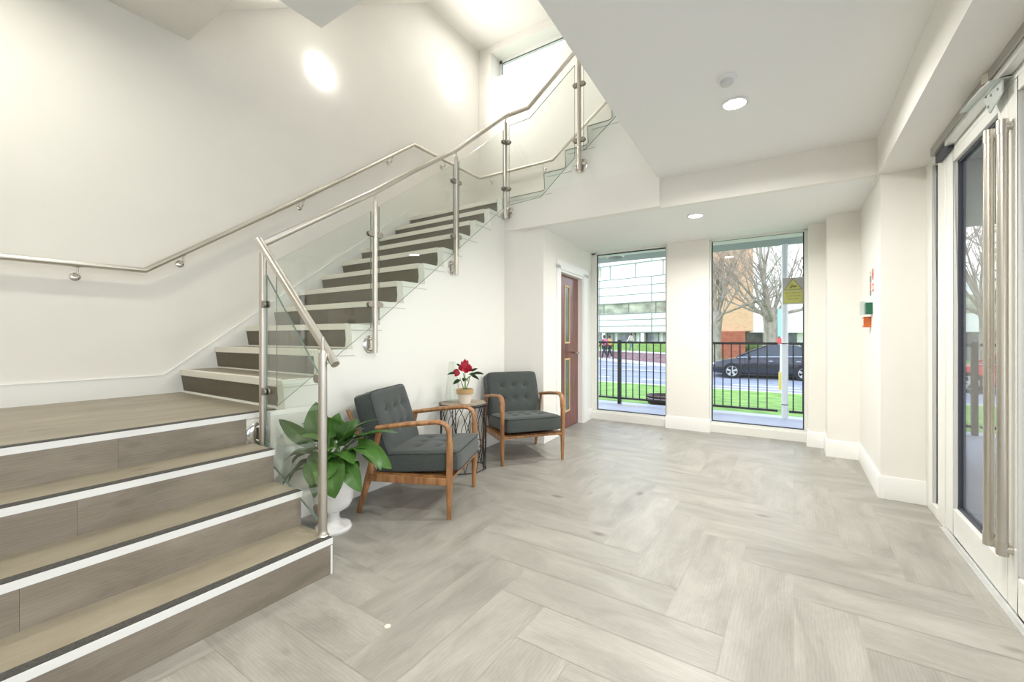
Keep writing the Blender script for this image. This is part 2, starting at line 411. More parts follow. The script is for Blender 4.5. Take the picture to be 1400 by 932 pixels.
# ceilings
q = MB()
q.box(-1.95, -1.6, ZC, XR, 1.245, ZC+.25)
q.prism([(-.945, 1.245), (XR, 1.245), (XR, YN), (-1.10, YN)], 2, ZC, ZC+.25)
struct(q.build('ceiling', 'ceiling', merge=False))
sbox('ceiling_landing', 'wall', XL, -1.6, 3.80, -1.95, 1.56, 4.05)
q = MB(); q.box(XL, 4.42, ZT, XR, YU+.1, ZT+.1)
q.prism([(1.56, 4.05), (4.42, ZT), (4.42, ZT+.1), (1.56, 4.15)], 0, XL, XR)
struct(q.build('ceiling_stairwell', 'wall', merge=False))
q = MB()
q.prism([(-2.9, YB+.055), (XR+.15, YN+.055), (XR+.15, 6.2), (-2.9, 6.2)], 2, ZS, ZS+.04)
struct(q.build('ceiling_bay', 'ceiling', merge=False))
# bulkhead front skin in wall paint
q = MB(); q.prism([(xr(YB)+.003, YB-.001), (-1.068, YB-.001), (-1.068, YN-.045), (.55, YN), (.55, YN+.06), (xr(YB)+.003, YB+.07)], 2, ZS-.002, Z2-.008)
struct(q.build('wall_bulkhead', 'wall', merge=False))
q = MB(); q.prism([(.535, YN+.3), (.565, -1.6), (XR+.15, -1.6), (XR+.15, YN+.3)], 2, 2.45, ZC+.01)
struct(q.build('wall_beam', 'wall', merge=False))
sbox('wall_window_right', 'wall', XR, 4.24, -.1, XR+.15, 6.2, ZS)

# window wall of the bay
YW = 6.05
q = MB(); q.box(-1.42, 5.92, 0, -.90, 6.25, ZS); q.box(-2.9, 6.06, 0, -2.535, 6.3, ZS+.1); q.box(-2.9, 6.02, ZS-.02, XR, 6.3, ZC)
struct(q.build('wall_window_bay', 'wall', merge=False))
def fixed_window(name, x0, x1, z0, z1, fx0, fx1, y=YW):
    q = MB()
    q.box(fx0, y-.05, 0, fx1, y+.05, z0)                # bottom frame
    q.box(fx0, y-.075, 0, fx1, y-.05, z0-.03)           # sill board
    q.box(fx0, y-.05, z0, x0, y+.05, z1+.02); q.box(x1, y-.05, z0, fx1, y+.05, z1+.02); q.box(fx0, y-.05, z1, fx1, y+.05, z1+.05)
    f = struct(q.build(name, 'white_frame', merge=False))
    g = MB(); t = .012
    for b in ((x0, z0, x1, z0+t), (x0, z1-t, x1, z1), (x0, z0, x0+t, z1), (x1-t, z0, x1, z1)): g.box(b[0], y-.01, b[1], b[2], y+.01, b[3])
    g.build('gasket', 'gasket', f)
    sbox('glass_pane', 'window_glass', x0+t, y-.004, z0+t, x1-t, y+.004, z1-t, parent=f)
    return f
fixed_window('window_1', -2.455, -1.452, .13, 2.44, -2.535, -1.42)
w2 = fixed_window('window_2', -.885, .103, .13, 2.455, -.90, .137)

# skirting boards
def skirt(name, pts, h=.155, t=.016, z=0):
    q = MB(); P_ = [Vector(p) for p in pts]; n = len(P_)
    def off(tt):
        out = []
        for i in range(n):
            ns = []
            if i > 0: d = (P_[i]-P_[i-1]).normalized(); ns.append(Vector((d.y, -d.x)))
            if i < n-1: d = (P_[i+1]-P_[i]).normalized(); ns.append(Vector((d.y, -d.x)))
            m = sum(ns, Vector((0, 0))).normalized(); out.append(P_[i]+m*tt/max(.3, m.dot(ns[0])))
        return out
    A, B, C_ = off(-.004), off(t), off(t*.5)
    prof = [(A, z), (B, z), (B, z+h-.02), (C_, z+h), (A, z+h)]
    vs = [(p[0][i].x, p[0][i].y, p[1]) for i in range(n) for p in prof]; k = 5; fs = []
    for i in range(n-1):
        for j in range(k): j2 = (j+1) % k; fs.append((i*k+j, i*k+j2, (i+1)*k+j2, (i+1)*k+j))
    fs += [tuple(range(k)), tuple(range((n-1)*k+k-1, (n-1)*k-1, -1))]
    q.mesh(vs, fs); return struct(q.build(name, 'trim'))
skirt('baseboard_stair', [(xr(1.42), 1.42), (xr(YB), YB), (bayx(YN), YN), (bayx(4.64), 4.64)])
skirt('baseboard_bay', [(bayx(5.80), 5.80), (-2.53, 6.0)])
skirt('baseboard_pier', [(-1.42, 6.0), (-1.42, 5.92), (-.90, 5.92), (-.90, 6.0)], .165)
skirt('baseboard_right', [(.137, 5.98), (.137, 5.78), (.29, 5.78), (.29, 5.42), (.55, 5.42), (.55, 4.24), (XR-.02, 4.24)], .17)

# ------------------------------------------------------------------ bay door
x0 = bayx(4.74); x1 = bayx(5.62); dd = Vector((x1-x0, .88, 0)).normalized(); yaw = math.atan2(dd.y, dd.x)
M = Matrix.Translation((x0, 4.74, 0)) @ Matrix.Rotation(yaw, 4, 'Z')    # local x runs along the wall, local -y into the room
LW = .883
q = MB()
for b in ((-.0, -.006, 0, .03, .12, 2.03), (LW-.03, -.006, 0, LW, .12, 2.03), (0, -.006, 2.03, LW, .12, 2.105)): q.box(*b, M=M)
for b in ((-.10, -.022, 0, .012, -.0, 2.105), (LW-.012, -.022, 0, LW+.16, 0, 2.105), (-.10, -.022, 2.06, LW+.16, 0, 2.17)): q.box(*b, M=M)
dfr = struct(q.build('trim_1', 'trim', merge=False))
q = MB(); X0, X1 = .032, LW-.032
cuts = [(.34, .53, .22, .93), (.34, .53, 1.13, 1.90)]
def panel_with_holes(q, xa, xb, za, zb, holes, ya, yb, M):
    xs = sorted({xa, xb, *[h[0] for h in holes], *[h[1] for h in holes]}); zs = sorted({za, zb, *[h[2] for h in holes], *[h[3] for h in holes]})
    for i in range(len(xs)-1):
        for j in range(len(zs)-1):
            cx_, cz_ = (xs[i]+xs[i+1])/2, (zs[j]+zs[j+1])/2
            if any(h[0] < cx_ < h[1] and h[2] < cz_ < h[3] for h in holes): continue
            q.box(xs[i], ya, zs[j], xs[i+1], yb, zs[j+1], M=M)
panel_with_holes(q, X0, X1, .008, 2.028, cuts, .065, .109, M)
dl = struct(q.build('door_1', 'door_wood'))
for h in cuts:
    g = MB(); g.box(h[0]+.01, .068, h[2]+.01, h[1]-.01, .078, h[3]-.01, M=M); g.build('vision_glass', 'wired_glass', dl)
    g = MB(); 
    for b in ((h[0], h[2], h[0]+.022, h[3]), (h[1]-.022, h[2], h[1], h[3]), (h[0]+.022, h[2], h[1]-.022, h[2]+.022), (h[0]+.022, h[3]-.022, h[1]-.022, h[3])):
        g.box(b[0], .058, b[1], b[2], .112, b[3], M=M)
    g.build('glazing_bead', 'brass_bead', dl, .003)
g = MB(); g.tube([tuple(M @ Vector(p)) for p in ((.72, .065, 1.0), (.72, .01, 1.0), (.62, .01, 1.0))], .011, 10)
g.lathe([(.026, 0), (.026, .008)], M=M @ Matrix.Translation((.72, .057, 1.0)) @ Matrix.Rotation(-pi/2, 4, 'X'), n=20); g.build('door_handle', 'steel_dark', dl)

# ------------------------------------------------------------------ glazed entrance: sidelight and doors
XG = .82
def vframe(name, y0, y1, z0, z1, gy0, gy1, gz0, gz1, t=.06):
    q = MB()
    q.box(XG-.02, y0, z0, XG-.02+t, gy0, z1); q.box(XG-.02, gy1, z0, XG-.02+t, y1, z1); q.box(XG-.02, gy0, z0, XG-.02+t, gy1, gz0); q.box(XG-.02, gy0, gz1, XG-.02+t, gy1, z1)
    f = struct(q.build(name, 'white_frame', None, .004))
    g = MB(); k = .018
    for b in ((gy0, gz0, gy1, gz0+k), (gy0, gz1-k, gy1, gz1), (gy0, gz0, gy0+k, gz1), (gy1-k, gz0, gy1, gz1)): g.box(XG+.0, b[0], b[1], XG+.03, b[2], b[3])
    g.build('gasket', 'gasket', f)
    sbox('glass_pane', 'window_glass', XG+.01, gy0+k, gz0+k, XG+.018, gy1-k, gz1-k, parent=f)
    return f
vframe('window_3', 3.77, 4.24, 0, 2.47, 3.93, 4.06, .075, 2.395)
d2 = vframe('door_2', 2.822, 3.745, .03, 2.33, 2.925, 3.60, .19, 2.27, .05)
d3 = vframe('door_3', 1.895, 2.818, .03, 2.33, 2.04, 2.715, .19, 2.27, .05)
vframe('window_5', -1.55, 1.87, 0, 2.47, -1.4, 1.80, .075, 2.395)
q = MB(); q.box(XG-.02, 1.89, 2.331, XG+.1, 3.768, 2.52); q.box(XG-.02, 3.768, 2.471, XG+.1, 4.24, 2.52); q.box(XG-.02, -1.6, 2.471, XG+.1, 1.89, 2.52)
struct(q.build('trim_2', 'white_frame', merge=False))
q = MB(); q.box(XG-.045, 1.87, 0, XG+.09, 3.77, .012); q.box(XG-.02, 1.87, .012, XG-.005, 3.77, .022); q.cm = 1; q.box(XG-.002, 1.87, .012, XG+.05, 3.77, .018)
struct(q.build('trim_3', ['alu_light', 'gasket'], merge=False))
def pull(y, x, door, lab):
    q = MB(); q.tube([(x, y, .30), (x, y, 2.13)], .0185, 20)
    o = q.build('pull_handle', 'steel', door); 
    for z in (.285, 2.145):
        g = MB(); s = 1
        g.lathe([(.0205, -.03), (.0205, .03)], (x, y, z), 20); g.tube([(x, y, z), (XG-.02, y, z)], .019, 18); g.build('handle_bracket', 'steel', o)
pull(2.872, .756, d2, ''); pull(2.768, .770, d3, '')
# overhead closer track
t = empty('door_closer_track', (XG-.03, 3.3, 2.39))
tag(t, 'brushed metal overhead door track with hinge plate above the glass entrance', 'door closer')
def lb(name, m, b, bev=.003, par=t):
    q = MB(); o_ = t.location; q.box(b[0]-o_.x, b[1]-o_.y, b[2]-o_.z, b[3]-o_.x, b[4]-o_.y, b[5]-o_.z); return q.build(name, m, par, bev)
lb('track_rail', 'alu', (XG-.07, 1.9, 2.40, XG-.022, 3.86, 2.462))
lb('track_cover', 'alu_light', (XG-.062, 1.9, 2.365, XG-.022, 3.58, 2.399))
lb('end_cap', 'gasket', (XG-.05, 3.58, 2.345, XG-.021, 3.84, 2.398))
lb('bracket', 'alu', (XG-.064, 2.96, 2.405, XG-.050, 3.18, 2.464), .002)
g = MB(); g.prism([(3.17-3.3, .012), (2.86-3.3, -.012), (2.76-3.3, -.03), (2.76-3.3, -.036), (2.86-3.3, -.020), (3.17-3.3, .004)], 0, -.062, .012); g.build('arm_plate', 'galv', t)
g = MB(); g.prism([(3.0-3.3, .005), (2.76-3.3, -.034), (2.76-3.3, -.095), (2.905-3.3, -.125)], 0, -.024, -.018); g.build('hinge_plate', 'galv', t)
for (yy, zz) in ((-.36, -.03), (-.42, -.05), (-.50, -.06), (-.39, -.09)):
    g = MB(); g.lathe([(.007, 0), (.005, .004)], M=Matrix.Translation((-.024, yy, zz)) @ Matrix.Rotation(-pi/2, 4, 'Y'), n=10); g.build('screw', 'steel_dark', t)
g = MB(); g.lathe([(.008, 0), (.006, .003)], M=Matrix.Translation((-.034, -.20, .045)) @ Matrix.Rotation(-pi/2, 4, 'Y'), n=10); g.build('screw', 'steel_dark', t)
g = MB(); g.lathe([(.026, .0), (.026, .048)], (-.03, -.42, .002), 20); g.build('pivot', 'steel', t)
g = MB(); g.lathe([(.028, 0), (.028, .007)], (-.03, -.42, -.004), 20); mat('red_ring', (.35, .02, .03), .4); g.build('pivot_ring', 'red_ring', t)

# ------------------------------------------------------------------ staircase
st = empty('staircase'); tag(st, 'white quarter-turn staircase with wood treads, dark risers and pale nosings', 'staircase')
rnd = random.Random(11)
LX = [-1.985, -2.262, -2.545, -2.82]; LZ = [.186, .372, .559, .745]; YE = 1.325
# solid white body of lower flight + landing
body = MB()
prof = [(LX[0]-.012, 0), (LX[0]-.012, LZ[0]-.006), (LX[1]-.012, LZ[0]-.006), (LX[1]-.012, LZ[1]-.006), (LX[2]-.012, LZ[1]-.006), (LX[2]-.012, LZ[2]-.006), (LX[3]-.012, LZ[2]-.006), (LX[3]-.012, LZ[3]-.006), (XL, ZL-.006), (XL, 0)]
body.prism(prof, 1, -1.6, YE)
body.prism([(LX[3]-.012, 0), (LX[3]-.012, ZL-.004), (XL, ZL-.004), (XL, 0)], 1, YE, 1.5)
# solid white body of the main flight, stepped
mp = [(1.5, 0), (1.5, ZL-.01)]
for n in range(1, 12):
    mp += [(ny(n)-.004+.02, nz(n-1)-.004), (ny(n)-.004, nz(n)-.004)]
mp += [(YB, Z2-.004), (YB, 0)]
mp[1] = (1.5, ZL-.004)
poly = []
for p in mp:
    if not poly or (abs(p[0]-poly[-1][0]) > 1e-6 or abs(p[1]-poly[-1][1]) > 1e-6): poly.append(p)
body.prism(poly, 0, XL, lambda p: xr(p[0]))
body.prism([(1.42, 0), (1.42, ZL-.004), (1.5, ZL-.004), (1.5, 0)], 0, XL, xr(1.46))
# upper landing and upper flight
XS = [-2.31+.26*k for k in range(5)]
up = [(XL, ZS+.01), (XL, Z2-.004)]
for k, x in enumerate(XS): up += [(x-.002, Z2+RZ*k-.004), (x-.002, Z2+RZ*(k+1)-.004)]
up += [(-1.07, Z2+RZ*5-.004), (-1.07, ZS+.01)]
body.prism(up, 1, YB+.001, YU)
body.build('stair_body', 'string_white', st, merge=False)
# lower flight finishes
for k in range(4):
    x, z = LX[k], LZ[k]; zb = 0 if k == 0 else LZ[k-1]
    ye = YE if k < 3 else 1.30
    q = MB(); ys = -1.6; 
    while ys < ye-.01:
        y2 = min(ye, ys+1.15 if ys > -1.5 else ys+.55+.2*k)
        if ye-y2 < .12: y2 = ye
        q.box(x-.012, ys, zb, x-.002, y2-.0008, z-.008, grain=1, tone=rnd.random(), off=(rnd.random()*30, rnd.random()*30)); ys = y2
    q.build('riser', 'riser_wood', st, merge=False)
    q = MB(); xb = LX[k+1]-.006 if k < 3 else XL+.016
    ye = YE if k < 3 else 1.5
    if k < 3:
        q.box(xb, -1.6, z-.006, x-.046, ye, z, grain=1, tone=rnd.random(), off=(rnd.random()*30, rnd.random()*30))
    else:
        xx = xb; 
        while xx < x-.047:
            x2 = min(xx+.235, x-.046); q.box(xx, -1.6, z-.006, x2-.0008, ye, z, grain=1, tone=rnd.random(), off=(rnd.random()*30, rnd.random()*30)); xx = x2
    q.build('tread', 'tread_wood', st, merge=False)
    q = MB(); ye2 = YE+.004 if k < 3 else 1.40
    q.box(x-.046, -1.6, z-.006, x-.004, ye2, z+.002); q.build('grip_strip', 'grip', st)
    q = MB(); q.box(x-.012, -1.6, z-.034, x, ye2+.002, z-.0025); q.box(x-.012, ye2, z-.034, x-.05, ye2+.004, z+.001); q.build('nosing', 'nosing_white', st)
# little trim at the first riser end
q = MB(); q.box(LX[0]-.014, YE-.006, 0, LX[0]+.001, YE+.004, LZ[0]-.04); q.build('trim_or_shade_line', 'nosing_white', st)
# main flight finishes
INS = .075
for n in range(1, 12):
    y, z, zb = ny(n), nz(n), nz(n-1)
    xe = xr(y)-INS
    q = MB(); th = .006
    q.mesh([(XL+.016, y+.016, zb), (xe, y+.016, zb+.02), (xe, y-.004, z-.045), (XL+.016, y-.004, z-.045),
            (XL+.016, y+.03, zb), (xe, y+.03, zb), (xe, y+.01, z-.045), (XL+.016, y+.01, z-.045), (xe-.02, y+.016, zb)],
           [(0, 8, 1, 2, 3), (1, 5, 6, 2), (7, 6, 5, 4), (3, 2, 6, 7)], [(0+n*3, 0), (1.5+n*3, 0), (1.5+n*3, .15), (n*3, .15), (n*3, 0), (1.5+n*3, 0), (1.5+n*3, .15), (n*3, .15), (1.4+n*3, 0)], rnd.random())
    q.build('riser', 'riser_dark' if n > 3 else 'riser_mid' if False else 'riser_dark', st, merge=False)
    q = MB(); q.box(XL+.016, y+.03, z-.004, xe, (ny(n+1)+.018 if n < 11 else YU-.016), z+.001, grain=0, tone=rnd.random(), off=(rnd.random()*30, 3)); q.build('tread', 'tread_wood' , st, merge=False)
    q = MB(); q.prism([(y-.012, z-.046), (y-.012, z+.001), (y+.03, z+.003), (y+.03, z-.046)], 0, XL+.016, xe+.006); q.build('nosing', 'nosing_cream', st)
    # grey strip painted as the shadow line under the tread edge, open side
    q = MB(); yy0, yy1 = y+.0, y+GO+.03
    if yy1 > YB: yy1 = YB
    q.mesh([(xr(yy0), yy0, z-.052), (xr(yy1), yy1, z-.052), (xr(yy1)+.004, yy1, z-.052), (xr(yy0)+.004, yy0, z-.052), (xr(yy0), yy0, z-.047), (xr(yy1), yy1, z-.047), (xr(yy1)+.004, yy1, z-.047), (xr(yy0)+.004, yy0, z-.047)],
           [(3, 2, 1, 0), (4, 5, 6, 7), (0, 1, 5, 4), (1, 2, 6, 5), (2, 3, 7, 6), (3, 0, 4, 7)]); q.build('trim_or_shade_line', 'groove_shade', st)
# upper flight: dark profile line and grey painted shadow lines on its open side
q = MB(); pr = [(-2.78, YB-.002, Z2-.004), (XS[0]-.02, YB-.002, Z2-.004)]
for k in range(5):
    x = XS[k]; zb = Z2+RZ*k; pr += [(x-.004, YB-.002, zb+.012), (x-.012, YB-.002, zb+RZ-.004), (x+.23, YB-.002, zb+RZ-.004)]
q.tube(pr, .004, 6); q.build('profile_strip', 'dark_line', st)
for k in range(-1, 5):
    x = XS[k] if k >= 0 else -2.84; z = Z2+RZ*(k+1)-.055
    q = MB(); q.box(x+.03, YB-.004, z, (x+.33 if k >= 0 else -2.22), YB+.002, z+.005); q.build('trim_or_shade_line', 'groove_shade', st)
# wall skirting following the stairs (left wall)
q = MB(); top = [(-1.6, ZL+.155), (1.375, ZL+.155), (4.13, nz(11)+.12), (YU, nz(11)+.135)]; bot = [(YU, Z2-.05), (4.1, Z2-.1), (1.6, ZL-.05), (-1.6, ZL-.05)]
q.prism(top+bot, 0, XL, XL+.014)
q.prism([(a, b) for a, b in [(-1.6, ZL+.150), (1.377, ZL+.150), (4.132, nz(11)+.115), (YU, nz(11)+.13), (YU, nz(11)+.136), (4.128, nz(11)+.121), (1.373, ZL+.156), (-1.6, ZL+.156)]], 0, XL, XL+.018)
struct(q.build('baseboard_left', 'trim', merge=False))

# ------------------------------------------------------------------ glass balustrade
ba = empty('glass_balustrade', (LX[0]-.055, 1.31, LZ[0])); tag(ba, 'stainless steel and glass balustrade rising along the open side of the stairs', 'balustrade')
bo = Vector(ba.location)
def rel(p): return tuple(Vector(p)-bo)
def tube_obj(name, pts, r, m, parent=ba, n=16, o=None):
    q = MB(); q.tube([rel(p) for p in pts], r, n); return q.build(name, m, parent)
def clamp(post, c, d):
    """D-shaped glass clamps either side of a post along direction d"""
    q = MB(); d = Vector(d).normalized(); u = Vector((0, 0, 1)); s = d.cross(u)
    Mx = Matrix((d, s, u)).transposed().to_4x4(); Mx.translation = Vector(rel(c))
    out = [(-.014, 0)] + [(.03+.027*sin(a), .0235*cos(a)) for a in [pi*k/8 for k in range(9)]]
    prof = [(.0, .022)]+[(.030+.024*sin(pi*k/10), .022*cos(pi*k/10)) for k in range(11)]+[(.0, -.022)]
    for ss in (-1, 1):
        y0, y1 = (.006, .017) if ss > 0 else (-.017, -.006)
        n_ = len(prof); vs = [Mx @ Vector((p[0], y0, p[1])) for p in prof]+[Mx @ Vector((p[0], y1, p[1])) for p in prof]
        q.mesh(vs, [tuple(range(n_)), tuple(range(2*n_-1, n_-1, -1))]+[(i, (i+1) % n_, n_+(i+1) % n_, n_+i) for i in range(n_)])
    q.build('glass_clamp', 'steel_dark', post, .002)
def post(x, y, z0, z1, ztop, clamps, flange=None, r=.0215):
    q = MB(); q.tube([rel((x, y, z0)), rel((x, y, z1))], r, 20)
    p = q.build('post', 'steel', ba)
    q = MB(); q.tube([rel((x, y, z1)), rel((x, y, ztop))], .0075, 12); q.lathe([(.0165, -.012), (.012, 0)], rel((x, y, z1+.012)), 16); q.build('saddle_pin', 'steel', p)
    for (z, d) in clamps: clamp(p, (x+Vector(d).normalized().x*r*.8, y+Vector(d).normalized().y*r*.8, z), d)
    if flange:
        (ax, sgn, fz, wall) = flange
        q = MB(); R_ = .072
        if ax == 0: Mx = Matrix.Translation(rel((wall, y, fz))) @ Matrix.Rotation(sgn*pi/2, 4, 'Y')
        else: Mx = Matrix.Translation(rel((x, wall, fz))) @ Matrix.Rotation(-sgn*pi/2, 4, 'X')
        q.lathe([(R_, 0), (R_, .006), (R_*.9, .010), (.03, .010)], M=Mx, n=28)
        q.build('flange', 'steel_clean', p)
        dst = abs((x if ax == 0 else y)-wall)
        for dz in (-.045, .045): q = MB(); q.lathe([(.0125, 0), (.0125, dst)], M=Mx @ Matrix.Translation((dz, 0, 0)), n=14); q.build('spacer', 'steel_clean', p)
    else:
        q = MB(); q.lathe([(.03, 0), (.03, .004), (.024, .010), (.0225, .03)], rel((x, y, z0)), 24); q.build('base_collar', 'steel', p)
    return p
def rz(y):   # handrail height above the main flight
    pts = [(1.37, 1.80), (2.2, 2.352), (2.62, 2.655), (3.2, 3.05), (4.11, 3.775)]
    for (a, za), (b, zb) in zip(pts[:-1], pts[1:]):
        if y <= b: return za+(zb-za)*(y-a)/(b-a)
    return pts[-1][1]
dm = (0, 1, 0); dl_ = (1, 0, 0)
PX = -2.765
post(LX[0]-.055, 1.31, LZ[0], 1.135, 1.22, [(.32, (-1, .1, 0)), (1.0, (-1, .1, 0))])
post(PX, 1.37, .545, 1.735, 1.80, [(1.42, (1, -.1, 0)), (.88, (1, -.1, 0))], (0, 1, .61, LX[3]))
post(xr(2.2)+.055, 2.205, 1.095, 2.275, rz(2.2), [(2.02, (0, 1, 0)), (1.47, (0, 1, 0)), (2.02, (0, -1, 0)), (1.47, (0, -1, 0))], (0, 1, 1.16, xr(2.2)))
post(xr(3.2)+.055, 3.205, 1.825, 2.98, rz(3.2), [(2.74, (0, 1, 0)), (2.20, (0, 1, 0)), (2.74, (0, -1, 0)), (2.20, (0, -1, 0))], (0, 1, 1.90, xr(3.2)))
post(-2.80, 4.11, 2.59, 3.70, 3.775, [(3.47, (1, 0, 0)), (2.93, (1, 0, 0)), (3.47, (0, -1, 0)), (2.93, (0, -1, 0))], (1, -1, 2.67, YB))
post(-1.87, 4.11, 2.955, 4.18, 4.26, [(3.85, (1, 0, 0)), (3.27, (1, 0, 0)), (3.85, (-1, 0, 0)), (3.27, (-1, 0, 0))], (1, -1, 3.02, YB))
# handrails
tube_obj('handrail', [(PX+.005, 1.37, 1.80), (xr(2.2)+.055, 2.2, 2.352), (xr(2.62)+.055, 2.62, 2.655), (xr(3.2)+.055, 3.2, 3.05), (-2.80, 4.06, 3.745), (-2.76, 4.11, 3.785), (-2.49, 4.11, 3.79), (-1.97, 4.11, 4.17), (-1.2, 4.11, 4.735)], .0215, 'steel')
tube_obj('handrail', [(-2.785, 1.355, 1.823), (-1.99, 1.35, 1.075)], .0225, 'steel')
# glass panels
def panel(pts, n, t=.0055):
    """pts: outline in 3d (planar), n: thickness direction"""
    q = MB(); n = Vector(n).normalized()*t; A = [Vector(rel(p))-n for p in pts]; B = [Vector(rel(p))+n for p in pts]; k = len(pts)
    q.cm = 0; q.mesh(A+B, [tuple(range(k-1, -1, -1)), tuple(range(k, 2*k))])
    q.cm = 1; q.mesh(A+B, [(i, (i+1) % k, k+(i+1) % k, k+i) for i in range(k)])
    q.build('glass_panel', ['glass', 'glass_edge'], ba, merge=False)
panel([(LX[0]-.09, 1.325, .235), (-2.72, 1.37, .47), (-2.72, 1.37, 1.60), (LX[0]-.09, 1.325, 1.0)][::1], (0, 1, 0))
def mp_(y, dz): return (xr(y)+.055, y, dz)
panel([mp_(1.43, .78), mp_(2.165, 1.29), mp_(2.165, 2.19), mp_(1.43, 1.70)], (1, 0, 0))
panel([mp_(2.245, 1.35), mp_(3.165, 2.03), mp_(3.165, 2.90), mp_(2.245, 2.25)], (1, 0, 0))
panel([mp_(3.245, 2.09), mp_(4.06, 2.70), mp_(4.06, 3.60), mp_(3.245, 2.955)], (1, 0, 0))
panel([(-2.75, 4.11, 2.74), (-2.33, 4.11, 2.76), (-1.92, 4.11, 3.10), (-1.92, 4.11, 4.07), (-2.47, 4.11, 3.67), (-2.75, 4.11, 3.66)], (0, 1, 0))
panel([(-1.82, 4.11, 3.15), (-1.1, 4.11, 3.68), (-1.1, 4.11, 4.68), (-1.82, 4.11, 4.14)], (0, 1, 0))

# ------------------------------------------------------------------ wall handrail
HX = XL+.075
wr = empty('wall_handrail', (HX, 1.2, 1.74)); tag(wr, 'stainless steel tube handrail bracketed along the left stair wall and landing', 'handrail')
bo2 = Vector(wr.location)
q = MB(); hp = [(HX, -1.5, 1.725), (HX, 1.235, 1.748), (HX, 2.53, 2.665), (HX, 4.13, 3.838), (HX, 5.57, 3.83), (HX+.03, 5.60, 3.83), (-2.97, 5.60, 3.83), (-2.0, 5.60, 4.54), (-1.3, 5.60, 5.05)]
q.tube([tuple(Vector(p)-bo2) for p in hp], .0215, 16); q.build('rail', 'steel', wr)
def bracket(x, y, z, d):
    q = MB(); d = Vector(d); p = Vector((x, y, z))-bo2; wpt = p-d*(.075 if d.x else .07)+Vector((0, 0, -.085))
    q.tube([p+Vector((0, 0, -.02)), p+Vector((0, 0, -.07)), p-d*.015+Vector((0, 0, -.085)), wpt], .0065, 10)
    Mx = Matrix.Translation(wpt) @ (Matrix.Rotation(pi/2, 4, 'Y') if d.x else Matrix.Rotation(pi/2, 4, 'X'))
    q.lathe([(.031, 0), (.031, .004), (.026, .008), (.01, .010)], M=Mx, n=22); q.lathe([(.018, 0), (.022, .004)], tuple(p+Vector((0, 0, -.026))), 12)
    q.build('bracket', 'steel_clean', wr)
for (y, z) in ((-.9, 1.73), (.85, 1.745), (1.49, 1.93), (2.55, 2.68), (3.75, 3.56), (4.75, 3.834)): bracket(HX, y, z, (1, 0, 0))
for (x, z) in ((-4.12, 3.83), (-3.14, 3.83), (-2.05, 4.50)): bracket(x, 5.60, z, (0, -1, 0))

# ------------------------------------------------------------------ lamps
def downlight(x, y, z, label, group=None, watts=LAMP_W, tint=(1, .975, .93)):
    o = empty('downlight', (x, y, z)); tag(o, label, 'ceiling light', group)
    q = MB(); q.lathe([(.066, -.001), (.082, -.001), (.084, -.006), (.066, -.009)], n=32, caps=False); q.build('bezel', 'plastic_white', o)
    q = MB(); q.lathe([(.0, -.007), (.067, -.006)], n=32); d = q.build('diffuser', 'lamp', o)
    ld = bpy.data.lights.new('downlight_lamp', 'AREA'); ld.shape = 'DISK'; ld.size = .13; ld.energy = watts; ld.color = tint; ld.spread = R(165)
    lo = bpy.data.objects.new('downlight_lamp', ld); lo.location = (0, 0, -.012); lo.parent = o; col.objects.link(lo)
downlight(-.321, 3.13, ZC, 'round glowing downlight in the lobby ceiling beside the smoke detector')
downlight(-.84, 4.70, ZS, 'round glowing downlight in the low soffit before the windows')
for (x, y, l_) in ((-.3, 1.2, 'round downlight in the lobby ceiling, in front of the entrance doors'), (-.3, -.6, 'round downlight in the lobby ceiling, nearest the front wall')):
    downlight(x, y, ZC, l_, 'lobby downlights')
for (x, y) in ((-3.4, .2),):
    downlight(x, y, 3.80, 'round downlight in the soffit over the first landing', None, LAMP_W*.65, (1, .96, .84))
for (x, y, l_) in ((-3.6, 4.9, 'added fill lamp in the high stairwell ceiling near the corner'), (-1.6, 4.9, 'added fill lamp in the high stairwell ceiling above the upper flight')):  # lamps added to light the upper stairwell
    downlight(x, y, ZT, l_, 'added stairwell fill lamps', LAMP_W*.25)
def wall_light(y, z, label):
    o = empty('wall_light', (XL, y, z)); tag(o, label, 'wall light')
    Mx = Matrix.Rotation(pi/2, 4, 'Y')
    q = MB(); q.lathe([(.15, 0), (.15, .03), (.142, .04)], M=Mx, n=36); q.build('base', 'plastic_white', o)
    q = MB(); q.lathe([(.152, .012), (.148, .035), (.12, .065), (.07, .083), (.0, .088)], M=Mx, n=36); q.build('diffuser', 'lamp_wall', o)
    ld = bpy.data.lights.new('wall_lamp', 'AREA'); ld.shape = 'DISK'; ld.size = .26; ld.energy = WALL_LAMP_W; ld.color = (1, .96, .93); ld.spread = R(175)
    lo = bpy.data.objects.new('wall_lamp', ld); lo.location = (.1, 0, 0); lo.rotation_euler = (0, -pi/2, 0); lo.parent = o; col.objects.link(lo)
wall_light(2.80, 4.17, 'round glowing wall light high above the main stair flight, left one')
wall_light(4.98, 5.08, 'round glowing wall light above the upper landing near the corner')
o = empty('smoke_detector', (-.33, 2.80, ZC)); tag(o, 'small white smoke detector on the lobby ceiling', 'smoke detector')
q = MB(); q.lathe([(.052, 0), (.052, -.012), (.046, -.02)], n=28); q.build('base', 'plastic_white', o)
q = MB(); q.lathe([(.034, -.018), (.036, -.034), (.026, -.044), (0, -.046)], n=24); q.build('sensor', 'grey_hole', o)

